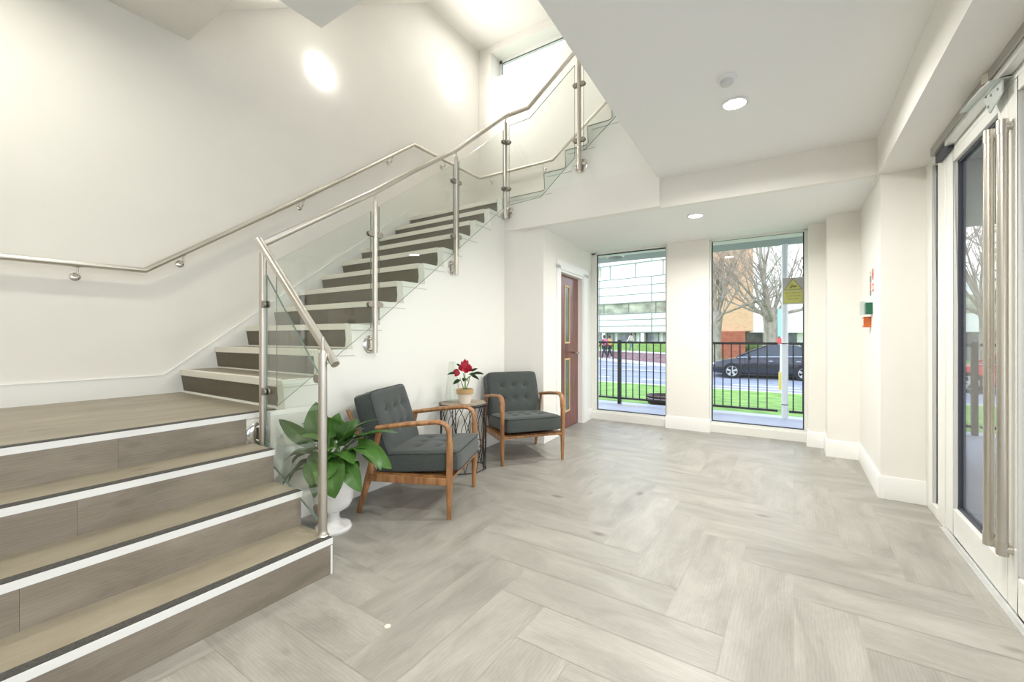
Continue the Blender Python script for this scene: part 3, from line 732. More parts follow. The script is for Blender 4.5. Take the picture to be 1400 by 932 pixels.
# ------------------------------------------------------------------ things on the bay wall
def on_right(name, y0, y1, z0, z1, d, m, par=None, bev=.002, x=.55):
    q = MB(); q.box(x-d, y0, z0, x, y1, z1); return q.build(name, m, par, bev)
o = on_right('door_release', 4.62, 4.71, 1.41, 1.505, .045, 'green_box'); tag(o, 'green emergency door release with clear cover on the bay wall', 'call point')
c = on_right('cover', 4.615, 4.715, 1.405, 1.51, .008, 'clear_cover', o, .003, .55-.075); 
q = MB(); q.box(.55-.075, 4.612, 1.40, .55-.04, 4.618, 1.512); q.box(.55-.075, 4.712, 1.40, .55-.04, 4.718, 1.512); q.box(.55-.075, 4.612, 1.508, .55-.04, 4.718, 1.514); q.build('cover_side', 'clear_cover', o)
o = on_right('fire_call_point', 4.70, 4.79, 1.30, 1.39, .05, 'orange_box'); tag(o, 'orange break glass call point just below the green release', 'call point')
on_right('glass_face', 4.712, 4.778, 1.318, 1.372, .003, 'notice_white', o, 0, .55-.05)
def notice(y0, y1, z0, z1, bands, lab):
    n = on_right('wall_notice', y0, y1, z0, z1, .003, 'notice_white', None, 0); tag(n, lab, 'notice')
    for (a, b, c, d, m) in bands: on_right('print', y0+(y1-y0)*a, y0+(y1-y0)*b, z0+(z1-z0)*c, z0+(z1-z0)*d, .001, m, n, 0, .547)
notice(4.66, 4.76, 1.565, 1.78, [(.15, .95, .02, .25, 'notice_grey'), (.15, .95, .27, .5, 'notice_red'), (.15, .95, .52, .8, 'notice_grey'), (.4, .6, .85, .95, 'notice_grey')], 'narrow notice with grey and red panels, left of the two above the release')
nb = notice(4.53, 4.63, 1.59, 1.80, [(.1, .95, .02, .33, 'notice_red')], 'white notice with ring symbol and red panel, right of the two')
nn = [o_ for o_ in col.objects if o_.name.startswith('wall_notice')][-1]
q = MB(); q.tube([(.5465, 4.58+.036*cos(t), 1.735+.045*sin(t)) for t in [2*pi*k/20 for k in range(20)]], .003, 6, closed=True); q.tube([(.5465, 4.61, 1.70), (.5465, 4.55, 1.77)], .003, 6); q.build('ring_symbol', 'notice_red', nn)
q = MB()
for k, (yy, w_) in enumerate(((4.545, .01), (4.565, .01), (4.585, .01), (4.605, .01))): q.box(.545, yy, 1.61, .5465, yy+w_, 1.64)
q.build('print_lines', 'notice_white', nn)

# sign on the glass of window 2
o = empty('window_sign', (-.005, 6.03, 1.76)); tag(o, 'square warning sign with yellow triangle stuck on the right window', 'sign')
q = MB(); q.box(-.103, -.002, -.155, .103, .002, .155); q.build('backing', 'sign_grey', o)
q = MB(); q.prism([(-.094, .012-.0), (.094, .012), (0, .150)], 1, -.004, -.002); q.build('triangle_border', 'sign_olive', o)
q = MB(); q.prism([(-.077, .020), (.077, .020), (0, .134)], 1, -.006, -.004); q.build('triangle', 'sign_yellow', o)
q = MB(); q.box(-.094, -.004, -.145, .094, -.002, .004); q.build('text_panel', 'sign_yellow', o)
q = MB()
q.tube([(-.035, -.007, .034), (-.02, -.007, .055), (.0, -.007, .06), (.025, -.007, .052), (.038, -.007, .058)], [.006, .008, .010, .008, .004], 8)
q.tube([(-.01, -.007, .055), (-.018, -.007, .034)], .004, 6); q.tube([(.01, -.007, .055), (.016, -.007, .034)], .004, 6); q.tube([(0, -.007, .07), (-.025, -.007, .078)], .004, 6); q.build('symbol', 'sign_olive', o)
q = MB()
for r_ in range(3):
    xx = -.075+.01*r_
    for w_ in ((.03, .018, .04, .025), (.02, .035, .028, .03), (.04, .022, .03))[r_]: q.box(xx, -.005, -.03-.035*r_, xx+w_, -.004, -.02-.035*r_); xx += w_+.008
q.build('text', 'sign_olive', o)

# small white disc on the floor
q = MB(); q.lathe([(.013, 0), (.013, .0015), (.010, .002)], (0, 0, 0), 18); o = q.build('floor_disc', 'pot_cream'); o.location = (-1.428, 1.214, 0); tag(o, 'tiny pale round disc lying on the plank floor near the stair foot', 'disc')

# ------------------------------------------------------------------ armchair
def cushion(w, d, h, name, par, Mx, tufts, dip, crown=.02, pip=True):
    """cushion local: x width, y depth, z thickness; top at +h/2, tuft points on the top face"""
    nx, nyy = 30, 30
    def sq(t, a):   # rounded profile towards the edge
        e = max(0, (abs(t)-(1-a))/a); return math.sqrt(max(0, 1-e*e))
    vs = []; uv = []
    def top(u, v):
        x = u*w/2; y = v*d/2
        ez = min(sq(u, .09), sq(v, .09)); z = h/2*(.80+.20*ez)+crown*(1-u*u)*(1-v*v)
        for (tx, ty) in tufts:
            r2 = ((x-tx)**2+(y-ty)**2); z -= dip*math.exp(-r2/(2*.016**2))+dip*.55*math.exp(-r2/(2*.045**2))
        # seams between the tufts
        return z
    for s in (1, -1):
        for j in range(nyy+1):
            for i in range(nx+1):
                u = -1+2*i/nx; v = -1+2*j/nyy
                kx = 1-.045*abs(v)**10; ky = 1-.045*abs(u)**10
                vs.append(Mx @ Vector((u*w/2*kx, v*d/2*ky, top(u, v) if s > 0 else -h/2*(.9+.1*min(sq(u, .09), sq(v, .09))))))
    n1 = (nx+1)*(nyy+1); fs = []
    for j in range(nyy):
        for i in range(nx):
            a = j*(nx+1)+i; fs.append((a, a+1, a+nx+2, a+nx+1)); fs.append((n1+a, n1+a+nx+1, n1+a+nx+2, n1+a+1))
    rim = [i for i in range(nx+1)]+[j*(nx+1)+nx for j in range(1, nyy+1)]+[nyy*(nx+1)+i for i in range(nx-1, -1, -1)]+[j*(nx+1) for j in range(nyy-1, 0, -1)]
    m = len(rim); mid = len(vs); 
    cen = Mx @ Vector((0, 0, 0))
    for r_ in rim:
        a = vs[r_]; b = vs[n1+r_]; c = (a+b)/2; vs.append(c+(c-cen).normalized()*.008)
    for k in range(m):
        k2 = (k+1) % m; fs.append((rim[k2], rim[k], mid+k, mid+k2)); fs.append((mid+k2, mid+k, n1+rim[k], n1+rim[k2]))
    q = MB(); q.csm = True; q.mesh(vs, fs); o = q.build(name, 'fabric', par)
    if pip:
        for off in (0, n1):
            g = MB(); g.tube([vs[off+r_] for r_ in rim], .0045, 6, closed=True); g.build('piping', 'piping', o)
    for (tx, ty) in tufts:
        g = MB(); zt = h/2+crown*.8-dip*1.35; g.lathe([(.0095, -.003), (.009, .002), (.004, .005), (0, .0055)], M=Mx @ Matrix.Translation((tx, ty, zt)), n=12); g.build('button', 'piping', o)
    return o
def make_armchair(wd=.635):
    """local +y is the front; origin between the front feet on the floor"""
    root = empty('armchair'); h = wd/2
    for s in (-1, 1):
        x = s*h
        # front leg flowing into the arm
        arm = [(x, 0, .0), (x, .002, .25), (x, .004, .52), (x, .0, .585), (x, -.016, .622), (x, -.045, .642), (x, -.09, .647), (x, -.30, .625), (x, -.52, .592)]
        q = MB(); q.tube(arm[:3], [.0145, .021, .021], 12, flat=(.95, 1.1)); q.build('leg', 'teak', root)
        q = MB(); q.tube(arm[2:], [.0205, .021, .021, .021, .021, .0225, .021], 12, flat=(1.25, .8)); q.build('armrest', 'teak', root)
        q = MB(); q.tube([(x, -.655, 0), (x*.985, -.59, .22), (x*.985, -.50, .585)], [.014, .022, .016], 12, flat=(.8, 1.2)); q.build('leg', 'teak', root)
        q = MB(); q.box(x-.012, -.585, .225, x+.012, -.01, .275); q.build('side_rail', 'teak', root, .005)
    q = MB(); q.prism([(-h, .275), (h, .275), (h, .235), (h-.035, .25), (-h+.035, .25), (-h, .235)], 1, -.014, .012); q.build('front_rail', 'teak', root, .004)
    q = MB(); q.box(-h, -.565, .235, h, -.54, .275); q.build('back_rail', 'teak', root, .004)
    # seat: slopes gently back
    Ms = Matrix.Translation((0, -.25, .362)) @ Matrix.Rotation(R(4), 4, 'X')
    cushion(wd-.06, .61, .135, 'seat', root, Ms, [(tx, ty) for tx in (-.13, 0, .13) for ty in (-.04, .11)], .020)
    # seat webbing frame
    q = MB(); q.box(-h+.02, -.54, .262, h-.02, -.01, .28); q.build('seat_frame', 'teak', root)
    # back: reclined
    Mb = Matrix.Translation((0, -.58, .59)) @ Matrix.Rotation(-R(90-18), 4, 'X')
    cushion(wd-.07, .47, .145, 'backrest', root, Mb, [(tx, ty) for tx in (-.13, 0, .13) for ty in (-.085, .055)], .022)
    for s in (-1, 1):
        q = MB(); q.tube([(s*(h-.06), -.56, .26), (s*(h-.06), -.775, .70)], .014, 10); q.build('back_post', 'teak', root)
    return root
ch = make_armchair(.635)
ch.location = (-2.045, 2.44, 0); ch.rotation_euler = (0, 0, math.atan2(.397, .918)-pi/2)
tag(ch, 'charcoal tufted armchair with teak frame, nearer one beside the potted plant', 'armchair', 'charcoal armchairs under the stairs')
c2 = copy_tree(ch); c2.location = (-2.105, 3.565, 0); c2.rotation_euler = (0, 0, math.atan2(-.585, .811)-pi/2)
c2['label'] = 'charcoal tufted armchair with teak frame, farther one beside the brown door'

# ------------------------------------------------------------------ side table
TX, TY, TZ = -2.56, 3.06, .61
tb = empty('side_table', (TX, TY, 0)); tag(tb, 'octagonal wood topped side table with black wire cage between the armchairs', 'side table')
q = MB(); q.lathe([(.218, TZ-.012), (.222, TZ-.012), (.222, TZ), (0, TZ)], n=8, smooth=False, rot=pi/8); q.build('table_top', 'table_wood', tb)
q = MB()
ring = [(.226*cos(pi/4*k+pi/8), .226*sin(pi/4*k+pi/8), TZ-.014) for k in range(8)]
q.tube(ring, .013, 4, closed=True, smooth=False); q.build('rim', 'black_metal', tb)
def poly_pt(r, a, z):
    seg = pi/4; t = (a-pi/8) % seg; rr = r*cos(seg/2)/cos(t-seg/2); return (rr*cos(a), rr*sin(a), z)
for z, r_ in ((.008, .215), (.23, .216)):
    q = MB(); q.tube([poly_pt(r_, 2*pi*k/32, z) for k in range(32)], .0045 if z < .1 else .003, 6, closed=True); q.build('wire_ring', 'black_metal', tb)
q = MB()
NW = 12
for k in range(NW):
    a = 2*pi*k/NW
    for s in (-1, 1):
        q.tube([poly_pt(.216, a, TZ-.02), poly_pt(.216, a+s*.39, .42), poly_pt(.216, a+s*.55, .23), poly_pt(.214, a+s*.26, .008)], .0032, 6)
q.build('wire_cage', 'black_metal', tb)
q = MB()
for k in range(8): a = pi/4*k+pi/8; q.tube([(.222*cos(a), .222*sin(a), TZ-.02), (.214*cos(a), .214*sin(a), .008)], .0042, 6)
q.build('upright', 'black_metal', tb)

# vase
vz = empty('glass_vase', (-2.70, 3.07, TZ)); tag(vz, 'tall tapered clear glass vase at the back of the side table', 'vase')
q = MB(); q.csm = True; q.lathe([(.075, .004), (.078, .02), (.070, .08), (.052, .22), (.037, .34), (.030, .375), (.028, .375), (.035, .33), (.050, .21), (.067, .08), (.073, .03), (.06, .018), (0, .016)], n=10); q.build('vase_body', 'vase_glass', vz)
q = MB(); q.lathe([(.0, 0), (.074, .0), (.076, .012), (.06, .016)], n=10); q.build('vase_base', 'vase_glass', vz)

# poinsettia
pz = empty('potted_poinsettia', (-2.515, 3.03, TZ)); tag(pz, 'small red poinsettia in a cream pot with tan rim on the side table', 'potted plant')
q = MB(); q.lathe([(.050, 0), (.053, .01), (.071, .098), (.066, .098), (.0, .092)], n=32); q.build('pot', 'pot_cream', pz)
q = MB(); q.lathe([(.070, .088), (.077, .09), (.079, .130), (.072, .132), (.070, .12), (.0, .118)], n=32); q.build('pot_rim', 'terracotta_gold', pz)
q = MB(); q.lathe([(.071, .119), (0, .124)], n=24); q.build('soil', 'soil', pz)
q = MB()
for (a, b, c_) in (((0, 0, .12), (.003, 0, .2), (.0, 0, .30)), ((.01, 0, .12), (.035, .01, .19), (.05, .01, .25)), ((-.01, 0, .12), (-.035, .0, .18), (-.06, .0, .23)), ((0, .01, .12), (-.02, .03, .2), (-.045, .03, .27)), ((0, 0, .2), (.03, .02, .24), (.07, .03, .262))):
    q.tube([a, b, c_], [.005, .004, .003], 8)
q.build('stems', 'stem', pz)
Rv = Vector((cos(YAW), sin(YAW), 0)); Fv = Vector((-sin(YAW), cos(YAW), 0))
def leafgeo(q, base, tip, w_, bulge, side=None, nseg=8, tone=.5, fold=.15, up=Vector((0, 0, 1)), wave=0.):
    base = Vector(base); tip = Vector(tip); d = tip-base; ln = d.length; dn = d.normalized()
    s = dn.cross(up)
    if s.length < .2: s = dn.cross(Vector((.3, -1, 0)))
    s.normalize()
    if side is not None: s = (s+Vector(side)).normalized(); s = (s-dn*s.dot(dn)).normalized()
    nrm = s.cross(dn).normalized()
    if nrm.z < 0: nrm = -nrm
    vs = []; uv = []; cols = (-1, -.55, 0, .55, 1)
    for i in range(nseg+1):
        t = i/nseg; wd = w_/2*(sin(pi*min(1, (t**.8)*1.0))**.75 if 0 < t < 1 else 0.001)
        c = base+d*t+nrm*bulge*ln*4*t*(1-t)
        for k in cols:
            vs.append(c+s*wd*k+nrm*(abs(k)*fold*wd + wave*sin(t*9+k*2)*wd)); uv.append((t, .5+k*.5))
    fs = []
    for i in range(nseg):
        for k in range(4): a = i*5+k; fs.append((a, a+1, a+6, a+5))
    q.mesh(vs, fs, uv, tone, True)
q = MB(); C0 = Vector((.0, 0, .30))
for (dx, dz, df, wd) in ((.0, .095, 0, .06), (.045, .05, -.02, .055), (-.04, .045, -.02, .06), (.065, .01, -.02, .05), (-.015, .0, -.06, .06), (.03, -.015, -.05, .055), (.02, .085, .03, .05), (-.03, .075, .03, .05), (.055, .03, .04, .05), (-.055, .02, .02, .05)):
    leafgeo(q, C0+Vector((0, 0, .01)), C0+Rv*dx*1.2+Vector((0, 0, dz*1.12))+Fv*df, wd*.85, .06, up=Fv, fold=.2)
for (dx, dz, df, wd) in ((-.04, -.055, -.02, .045), (-.055, -.005, -.03, .04), (-.02, -.05, -.04, .035)):
    leafgeo(q, C0+Rv*(-.052)+Vector((0, 0, -.005)), C0+Rv*(-.052+dx)+Vector((0, 0, dz)), wd, .08, up=Fv)
q.build('bracts', 'poin_red', pz, merge=False)
q = MB()
for (bx, bz, tx, tz, df, wd) in ((-.06, -.025, -.165, -.04, 0, .035), (-.04, -.09, -.105, -.125, -.03, .055), (.07, -.03, .175, -.035, 0, .04), (.06, -.05, .135, -.085, -.03, .045), (.045, -.06, .03, -.10, -.05, .035), (.06, -.01, .12, .02, -.02, .03), (-.06, .0, -.11, -.02, .02, .04), (-.04, .03, -.08, .06, .0, .03), (.0, -.07, -.02, -.11, .06, .04), (.04, -.03, .09, -.06, .07, .05)):
    leafgeo(q, C0+Rv*bx+Vector((0, 0, bz)), C0+Rv*tx+Vector((0, 0, tz))+Fv*df, wd, .10, up=Fv*.6+Vector((0, 0, .6)))
q.build('leaves', 'poin_leaf', pz, merge=False)

# ------------------------------------------------------------------ big potted plant
pp = empty('potted_plant', (-2.44, 1.64, 0)); tag(pp, 'leafy green peace lily in a white urn at the foot of the glass balustrade', 'potted plant')
q = MB(); q.lathe([(.108, 0), (.112, .012), (.104, .028), (.085, .034), (.062, .045), (.042, .06), (.036, .09), (.040, .112), (.065, .124), (.100, .145), (.116, .18), (.133, .33), (.139, .39), (.146, .395), (.146, .41), (.136, .41), (.125, .37), (0, .365)], n=48); q.build('urn', 'white_ceramic', pp)
q = MB(); q.lathe([(.128, .378), (0, .388)], n=24); q.build('soil', 'soil', pp)
LV = [
((-2.53, 1.578, 0.515), (-2.727, 1.448, 0.696), .075), ((-2.545, 1.628, 0.53), (-2.642, 1.648, 0.789), .125), ((-2.459, 1.649, 0.566), (-2.424, 1.672, 0.734), .085),
((-2.427, 1.706, 0.558), (-2.262, 1.851, 0.68), .07), ((-2.352, 1.696, 0.542), (-2.054, 1.832, 0.619), .08), ((-2.322, 1.739, 0.566), (-2.143, 1.857, 0.374), .085),
((-2.267, 1.655, 0.535), (-2.064, 1.705, 0.418), .10), ((-2.28, 1.623, 0.469), (-2.138, 1.621, 0.297), .085), ((-2.351, 1.576, 0.483), (-2.232, 1.511, 0.275), .14),
((-2.445, 1.574, 0.437), (-2.425, 1.503, 0.24), .065), ((-2.557, 1.56, 0.385), (-2.708, 1.461, 0.273), .07), ((-2.584, 1.602, 0.407), (-2.76, 1.53, 0.265), .055),
((-2.491, 1.544, 0.491), (-2.618, 1.42, 0.45), .11), ((-2.573, 1.646, 0.551), (-2.723, 1.595, 0.648), .05), ((-2.425, 1.576, 0.548), (-2.526, 1.461, 0.612), .10),
((-2.369, 1.624, 0.528), (-2.183, 1.687, 0.661), .08), ((-2.433, 1.606, 0.578), (-2.415, 1.594, 0.719), .09), ((-2.383, 1.675, 0.468), (-2.228, 1.777, 0.501), .09),
((-2.466, 1.68, 0.417), (-2.43, 1.763, 0.30), .09), ((-2.591, 1.657, 0.412), (-2.74, 1.65, 0.32), .08), ((-2.551, 1.684, 0.45), (-2.663, 1.73, 0.572), .09),
((-2.508, 1.736, 0.493), (-2.475, 1.854, 0.662), .08), ((-2.37, 1.54, 0.533), (-2.386, 1.433, 0.597), .08), ((-2.47, 1.60, .50), (-2.50, 1.47, .52), .09), ((-2.40, 1.60, .50), (-2.33, 1.48, .46), .10), ((-2.42, 1.65, .52), (-2.30, 1.72, .60), .09),
((-2.36, 1.57, .46), (-2.30, 1.47, .36), .12), ((-2.50, 1.56, .44), (-2.60, 1.45, .36), .11), ((-2.33, 1.66, .50), (-2.17, 1.74, .52), .10), ((-2.40, 1.56, .52), (-2.28, 1.50, .55), .10), ((-2.45, 1.60, .48), (-2.47, 1.50, .38), .11), ((-2.55, 1.60, .47), (-2.70, 1.52, .40), .10), ((-2.31, 1.62, .44), (-2.20, 1.62, .38), .10), ((-2.45, 1.66, .55), (-2.55, 1.62, .68), .10), ((-2.38, 1.66, .56), (-2.33, 1.70, .69), .09), ((-2.37, 1.68, .54), (-2.20, 1.76, .60), .09), ((-2.30, 1.66, .50), (-2.12, 1.70, .48), .09), ((-2.35, 1.60, .50), (-2.18, 1.60, .46), .10), ((-2.48, 1.70, .54), (-2.52, 1.74, .68), .09), ((-2.42, 1.55, .47), (-2.36, 1.44, .34), .11)]
po = Vector(pp.location); rl = random.Random(3)
q = MB(); qs = MB()
for i, (b, t_, wd) in enumerate(LV):
    b = Vector(b)-po; t_ = Vector(t_)-po
    drop = t_.z < b.z
    leafgeo(q, b, t_, wd*1.3, .16 if drop else .09, side=None if not abs((t_-b).normalized().z) > .85 else tuple(Rv*.5), tone=.25+.7*rl.random()*(1 if i % 3 else .6), fold=.22, up=(Vector((0, 0, 1)) if abs((t_-b).normalized().z) < .6 else -Fv+Vector((0, 0, .5))), nseg=12, wave=.06)
    a = rl.random()*6.3; root = Vector((.05*cos(a), .05*sin(a), .39))
    mid = (root+b)/2+Vector((0, 0, .03)); qs.tube([root, mid, b], [.005, .004, .003], 7)
q.build('leaves', 'leaf', pp, merge=False); qs.build('stems', 'stem', pp, merge=False)

# ------------------------------------------------------------------ outside: deck, canopy, railing
sbox('floor_deck', 'deck', -9, 6.2, -.15, 9, 7.80, 0)
sbox('floor_deck_side', 'deck', XR+.15, -4, -.15, 9, 6.2, 0)
q = MB(); q.box(-9, 6.3, 2.60, 9, 7.65, 2.95); q.box(XR+.16, -4, 2.60, 9, 6.3, 2.95); struct(q.build('ceiling_canopy', 'canopy', merge=False))
q = MB(); q.tube([(0, 0, -.02), (0, 0, 2.60)], .042, 20); o = q.build('canopy_post', 'white_post'); o.location = (-.109, 7.57, 0); tag(o, 'slim white round post holding the canopy edge outside the right window', 'post')
for z in (.20, 1.11):
    g = MB(); g.tube([(0, 0, z), (0, 0, z+.012)], .045, 16); g.build('clip', 'black_metal', o)
q = MB(); q.lathe([(.15, 0), (.15, -.02), (.13, -.04)], n=32); q.cm = 0
o = q.build('canopy_light', 'plastic_white'); o.location = (-2.52, 7.0, 2.60); tag(o, 'round white lamp on the canopy soffit beyond the left window', 'outdoor light')
q = MB(); q.lathe([(.128, -.035), (.11, -.06), (.06, -.075), (0, -.08)], n=32); q.build('diffuser', 'sign_grey', o)
def railing(name, x0, x1, xbars, lab, posts):
    o = empty(name, (x0, 7.57, 0)); tag(o, lab, 'railing', 'black railings round the deck')
    for z, t_ in ((1.115, .018), (.105, .016)):
        q = MB(); q.box(0, -.02, z-t_, x1-x0, .02, z+t_); q.build('rail', 'black_metal', o)
    for xb in xbars:
        q = MB(); q.box(xb-x0-.008, -.008, .12, xb-x0+.008, .008, 1.10); q.build('bar', 'black_metal', o)
    for xb in posts:
        q = MB(); q.box(xb-x0-.028, -.028, 0, xb-x0+.028, .028, 1.16); q.build('post', 'black_metal', o)
b1 = [-2.646+.1215*k for k in range(-12, 0)]+[-2.646+.1215*k for k in range(1, 20)]
railing('metal_railing', -4.1, -.2, [b for b in b1 if -4.08 < b < -.22], 'black vertical bar railing outside the left window and behind the pier', [-2.646])
b2 = [-.005+.1185*k for k in range(0, 16)]
railing('metal_railing', -.055, 1.9, [b for b in b2 if b < 1.86], 'black vertical bar railing right of the white canopy post', [1.87])
railing('metal_railing', 1.92, 5.2, [1.95+.12*k for k in range(1, 27)], 'black vertical bar railing seen through the glass entrance door', [5.15])
# planter and painted rings on the deck
o = empty('planter_bowl', (-2.02, 8.16, -.065)); tag(o, 'dark brown round planter bowl with pale band outside the left window', 'planter')
q = MB(); q.lathe([(.20, 0), (.27, .05), (.31, .20), (.29, .20), (.25, .15), (0, .15)], n=36); q.build('bowl', 'planter', o)
q = MB(); q.tube(circ((0, 0, .155), .302, 36), .007, 6, closed=True); q.build('band', 'planter_rim', o)
q = MB()
for (cx_, cy_, r_) in ((-2.40, 7.42, .12), (-1.75, 7.40, .09)):
    q.tube([(cx_+r_*cos(t), cy_+r_*.8*sin(t), .002) for t in [2*pi*k/30 for k in range(30)]], .016, 4, closed=True, flat=(1, .1)); q.tube([(cx_+r_*.4*cos(t), cy_+r_*.35*sin(t), .002) for t in [2*pi*k/20 for k in range(20)]], .016, 4, closed=True, flat=(1, .1))
o = q.build('deck_marking', 'deck_paint'); tag(o, 'faded white painted rings on the deck outside the left window', 'floor marking')

# ------------------------------------------------------------------ ground
def grid(name, m, pts_rows):
    q = MB(); n = len(pts_rows[0]); vs = [p for r_ in pts_rows for p in r_]; fs = []
    for j in range(len(pts_rows)-1):
        for i in range(n-1): a = j*n+i; fs.append((a, a+1, a+n+1, a+n))
    q.mesh(vs, fs, [(v[0], v[1]) for v in vs]); return struct(q.build(name, m, merge=False))
ZG = -.65
g_ = grid('lawn_grass', 'grass', [[(-30, 7.8, -.05), (30, 7.8, -.05)], [(-30, 9.5, -.17), (30, 9.5, -.17)], [(-30, 13, -.43), (30, 13, -.43)], [(-30, 17.2, ZG+.02), (30, 16.0, ZG+.02)]])
g_['kind'] = 'stuff'; tag(g_, 'bright green mown grass verge beyond the black railings', 'grass')
q = MB(); q.mesh([(-30, 17.2, ZG+.02), (30, 16.0, ZG+.02), (30, 16.15, ZG+.03), (-30, 17.35, ZG+.03), (-30, 17.35, ZG-.1), (30, 16.15, ZG-.1)], [(0, 1, 2, 3), (3, 2, 5, 4)]); struct(q.build('floor_kerb', 'kerb', merge=False))
far = [(-60, 50), (-30, 36.5), (-18, 31.5), (-11.2, 28.2), (-5.9, 25.0), (-2.5, 23.6), (1, 23.2), (40, 23.2)]
def zg(x, y): return ZG+.25*max(0, min(1, (y-20)/8))
near = [(-60, 17.2), (-30, 17.3), (-18, 17.2), (-11, 17.0), (-6, 16.8), (-2.5, 16.7), (1, 16.5), (40, 15.6)]
grid('floor_road', 'asphalt', [[(x, y, ZG-.02) for x, y in near], [(a[0], 21, ZG-.02) for a in far], [(x, y, zg(x, y)-.02) for x, y in far]])
grid('floor_pavement', 'pavement', [[(x, y, zg(x, y)+.03) for x, y in far], [(x-.3, y+2.0, zg(x, y)+.06) for x, y in far]])
q = MB()
for (a, b) in zip(far[:-1], far[1:]): q.mesh([(a[0], a[1], zg(*a)-.03), (b[0], b[1], zg(*b)-.03), (b[0], b[1], zg(*b)+.032), (a[0], a[1], zg(*a)+.032)], [(0, 1, 2, 3)])
struct(q.build('floor_kerb_far', 'kerb', merge=False))
# road markings
q = MB()
for (x, y, l_) in ((-13, 19.6, 2), (-9.2, 19.2, 2), (-5.6, 18.9, 2), (-2.0, 18.7, 2.2), (-9, 22.6, 4.5), (-4, 17.8, 4.5), (-12, 25.2, 5)):
    q.box(x, y, ZG-.018 if y < 20 else zg(x, y+.2)-.012, x+l_, y+.12, ZG-.008 if y < 20 else zg(x, y+.2)+.002)
o = q.build('road_markings', 'road_line'); tag(o, 'white painted dashes on the grey road', 'road marking'); o['kind'] = 'stuff'
# far lawn + base ground
grid('floor_ground', 'grass', [[(-90, 20, -.9), (90, 20, -.9)], [(-90, 24.5, -.75), (90, 24.5, -.75)], [(-90, 30, -.36), (90, 30, -.36)], [(-90, 37.5, -.2), (90, 37.5, -.2)], [(-90, 43, .55), (90, 43, .55)], [(-90, 120, .6), (90, 120, .6)]])
# low brick wall behind the far pavement
wl_ = [(-30, 39.0), (-18, 34.0), (-11.6, 30.4), (-6.5, 27.1), (-5.2, 26.4)]
q = MB(); s_ = 0
for (a, b) in zip(wl_[:-1], wl_[1:]):
    d = math.dist(a, b); za = zg(*a)-.2; zt = .14
    q.mesh([(a[0], a[1], za), (b[0], b[1], za), (b[0], b[1], zt), (a[0], a[1], zt), (a[0]+.15, a[1]+.25, za), (b[0]+.15, b[1]+.25, za), (b[0]+.15, b[1]+.25, zt), (a[0]+.15, a[1]+.25, zt)],
           [(0, 1, 2, 3), (7, 6, 5, 4), (3, 2, 6, 7), (1, 5, 6, 2), (0, 3, 7, 4)], [(s_, 0), (s_+d, 0), (s_+d, .9), (s_, .9)]*2); s_ += d
o = q.build('brick_wall', 'brick_purple', merge=False); tag(o, 'low purple brick garden wall across the road behind the walkers', 'wall')
q = MB()
for (a, b) in zip(wl_[:-1], wl_[1:]):
    q.mesh([(a[0]-.03, a[1]-.05, .14), (b[0]-.03, b[1]-.05, .14), (b[0]+.2, b[1]+.3, .14), (a[0]+.2, a[1]+.3, .14), (a[0]-.03, a[1]-.05, .22), (b[0]-.03, b[1]-.05, .22), (b[0]+.2, b[1]+.3, .22), (a[0]+.2, a[1]+.3, .22)], [(3, 2, 1, 0), (4, 5, 6, 7), (0, 1, 5, 4), (1, 2, 6, 5), (2, 3, 7, 6), (3, 0, 4, 7)])
q.build('coping', 'kerb', o, merge=False)

# ------------------------------------------------------------------ buildings
F3 = Vector((-sin(YAW), cos(YAW), 0)); R3 = Vector((cos(YAW), sin(YAW), 0))
P0 = F3*46+R3*(46*166/584)               # a point of the white facade
e = Vector((-.9876, .1569, 0)); nrm = Vector((-.1569, -.9876, 0))
bw = empty('office_building', (P0.x, P0.y, 0), math.atan2(-e.y, -e.x))   # local +x runs right along the facade, local -y faces us
tag(bw, 'long white panelled office block with ribbon windows across the road', 'building')
X0b, X1b = -24, 11
q = MB()
bands = [(1.65, 3.75), (4.85, 7.6), (9.1, 13.5)]
for z0, z1 in bands: q.box(X0b, 0, z0, X1b, 14, z1)
q.box(X0b, .8, -.3, X1b, 14, 1.65); q.build('cladding', 'clad_white', bw)
for z0, z1 in ((3.75, 4.85), (7.6, 9.1)):
    q = MB(); q.box(X0b, .12, z0, X1b-(0 if z0 < 5 else 0), 13, z1); f_ = q.build('window_band', 'far_window' if z0 < 5 else 'clad_white', bw, merge=False)
    for k in range(12):
        xx = -22+3.05*k+(.8 if z0 > 5 else 0); g = MB(); g.box(xx, .04, z0, xx+.07, .13, z1); g.build('mullion', 'clad_line', f_)
q = MB()
for z0, z1 in bands:
    n_ = 3 if z1 < 9 else 4
    for k in range(1, n_): z = z0+(z1-z0)*k/n_; q.box(X0b, -.012, z-.045, X1b, .005, z+.045)
    for xx in (-4.2, 2.0, 8.2, -10.4, -16.6): q.box(xx, -.013, z0, xx+.10, .005, z1)
    q.box(X0b, -.02, z0-.02, X1b, .01, z0+.08); q.box(X0b, -.02, z1-.10, X1b, .01, z1)
q.build('panel_joints', 'clad_line', bw)
for k in range(14):
    xx = -23+2.6*k; q = MB(); q.box(xx, .55, .15, xx+2.1, .79, 1.6); q.build('ground_window', 'far_window_dark', bw, merge=False)
for k in range(8):
    xx = -22.6+5.2*k*.9; q = MB(); q.box(xx, .05, -.3, xx+.38, .45, 1.65); q.build('column', 'clad_white', bw)
q = MB(); q.box(-6.2, .02, 8.0, -4.0, .14, 9.0); q.build('dark_panes', 'far_window', bw, merge=False)
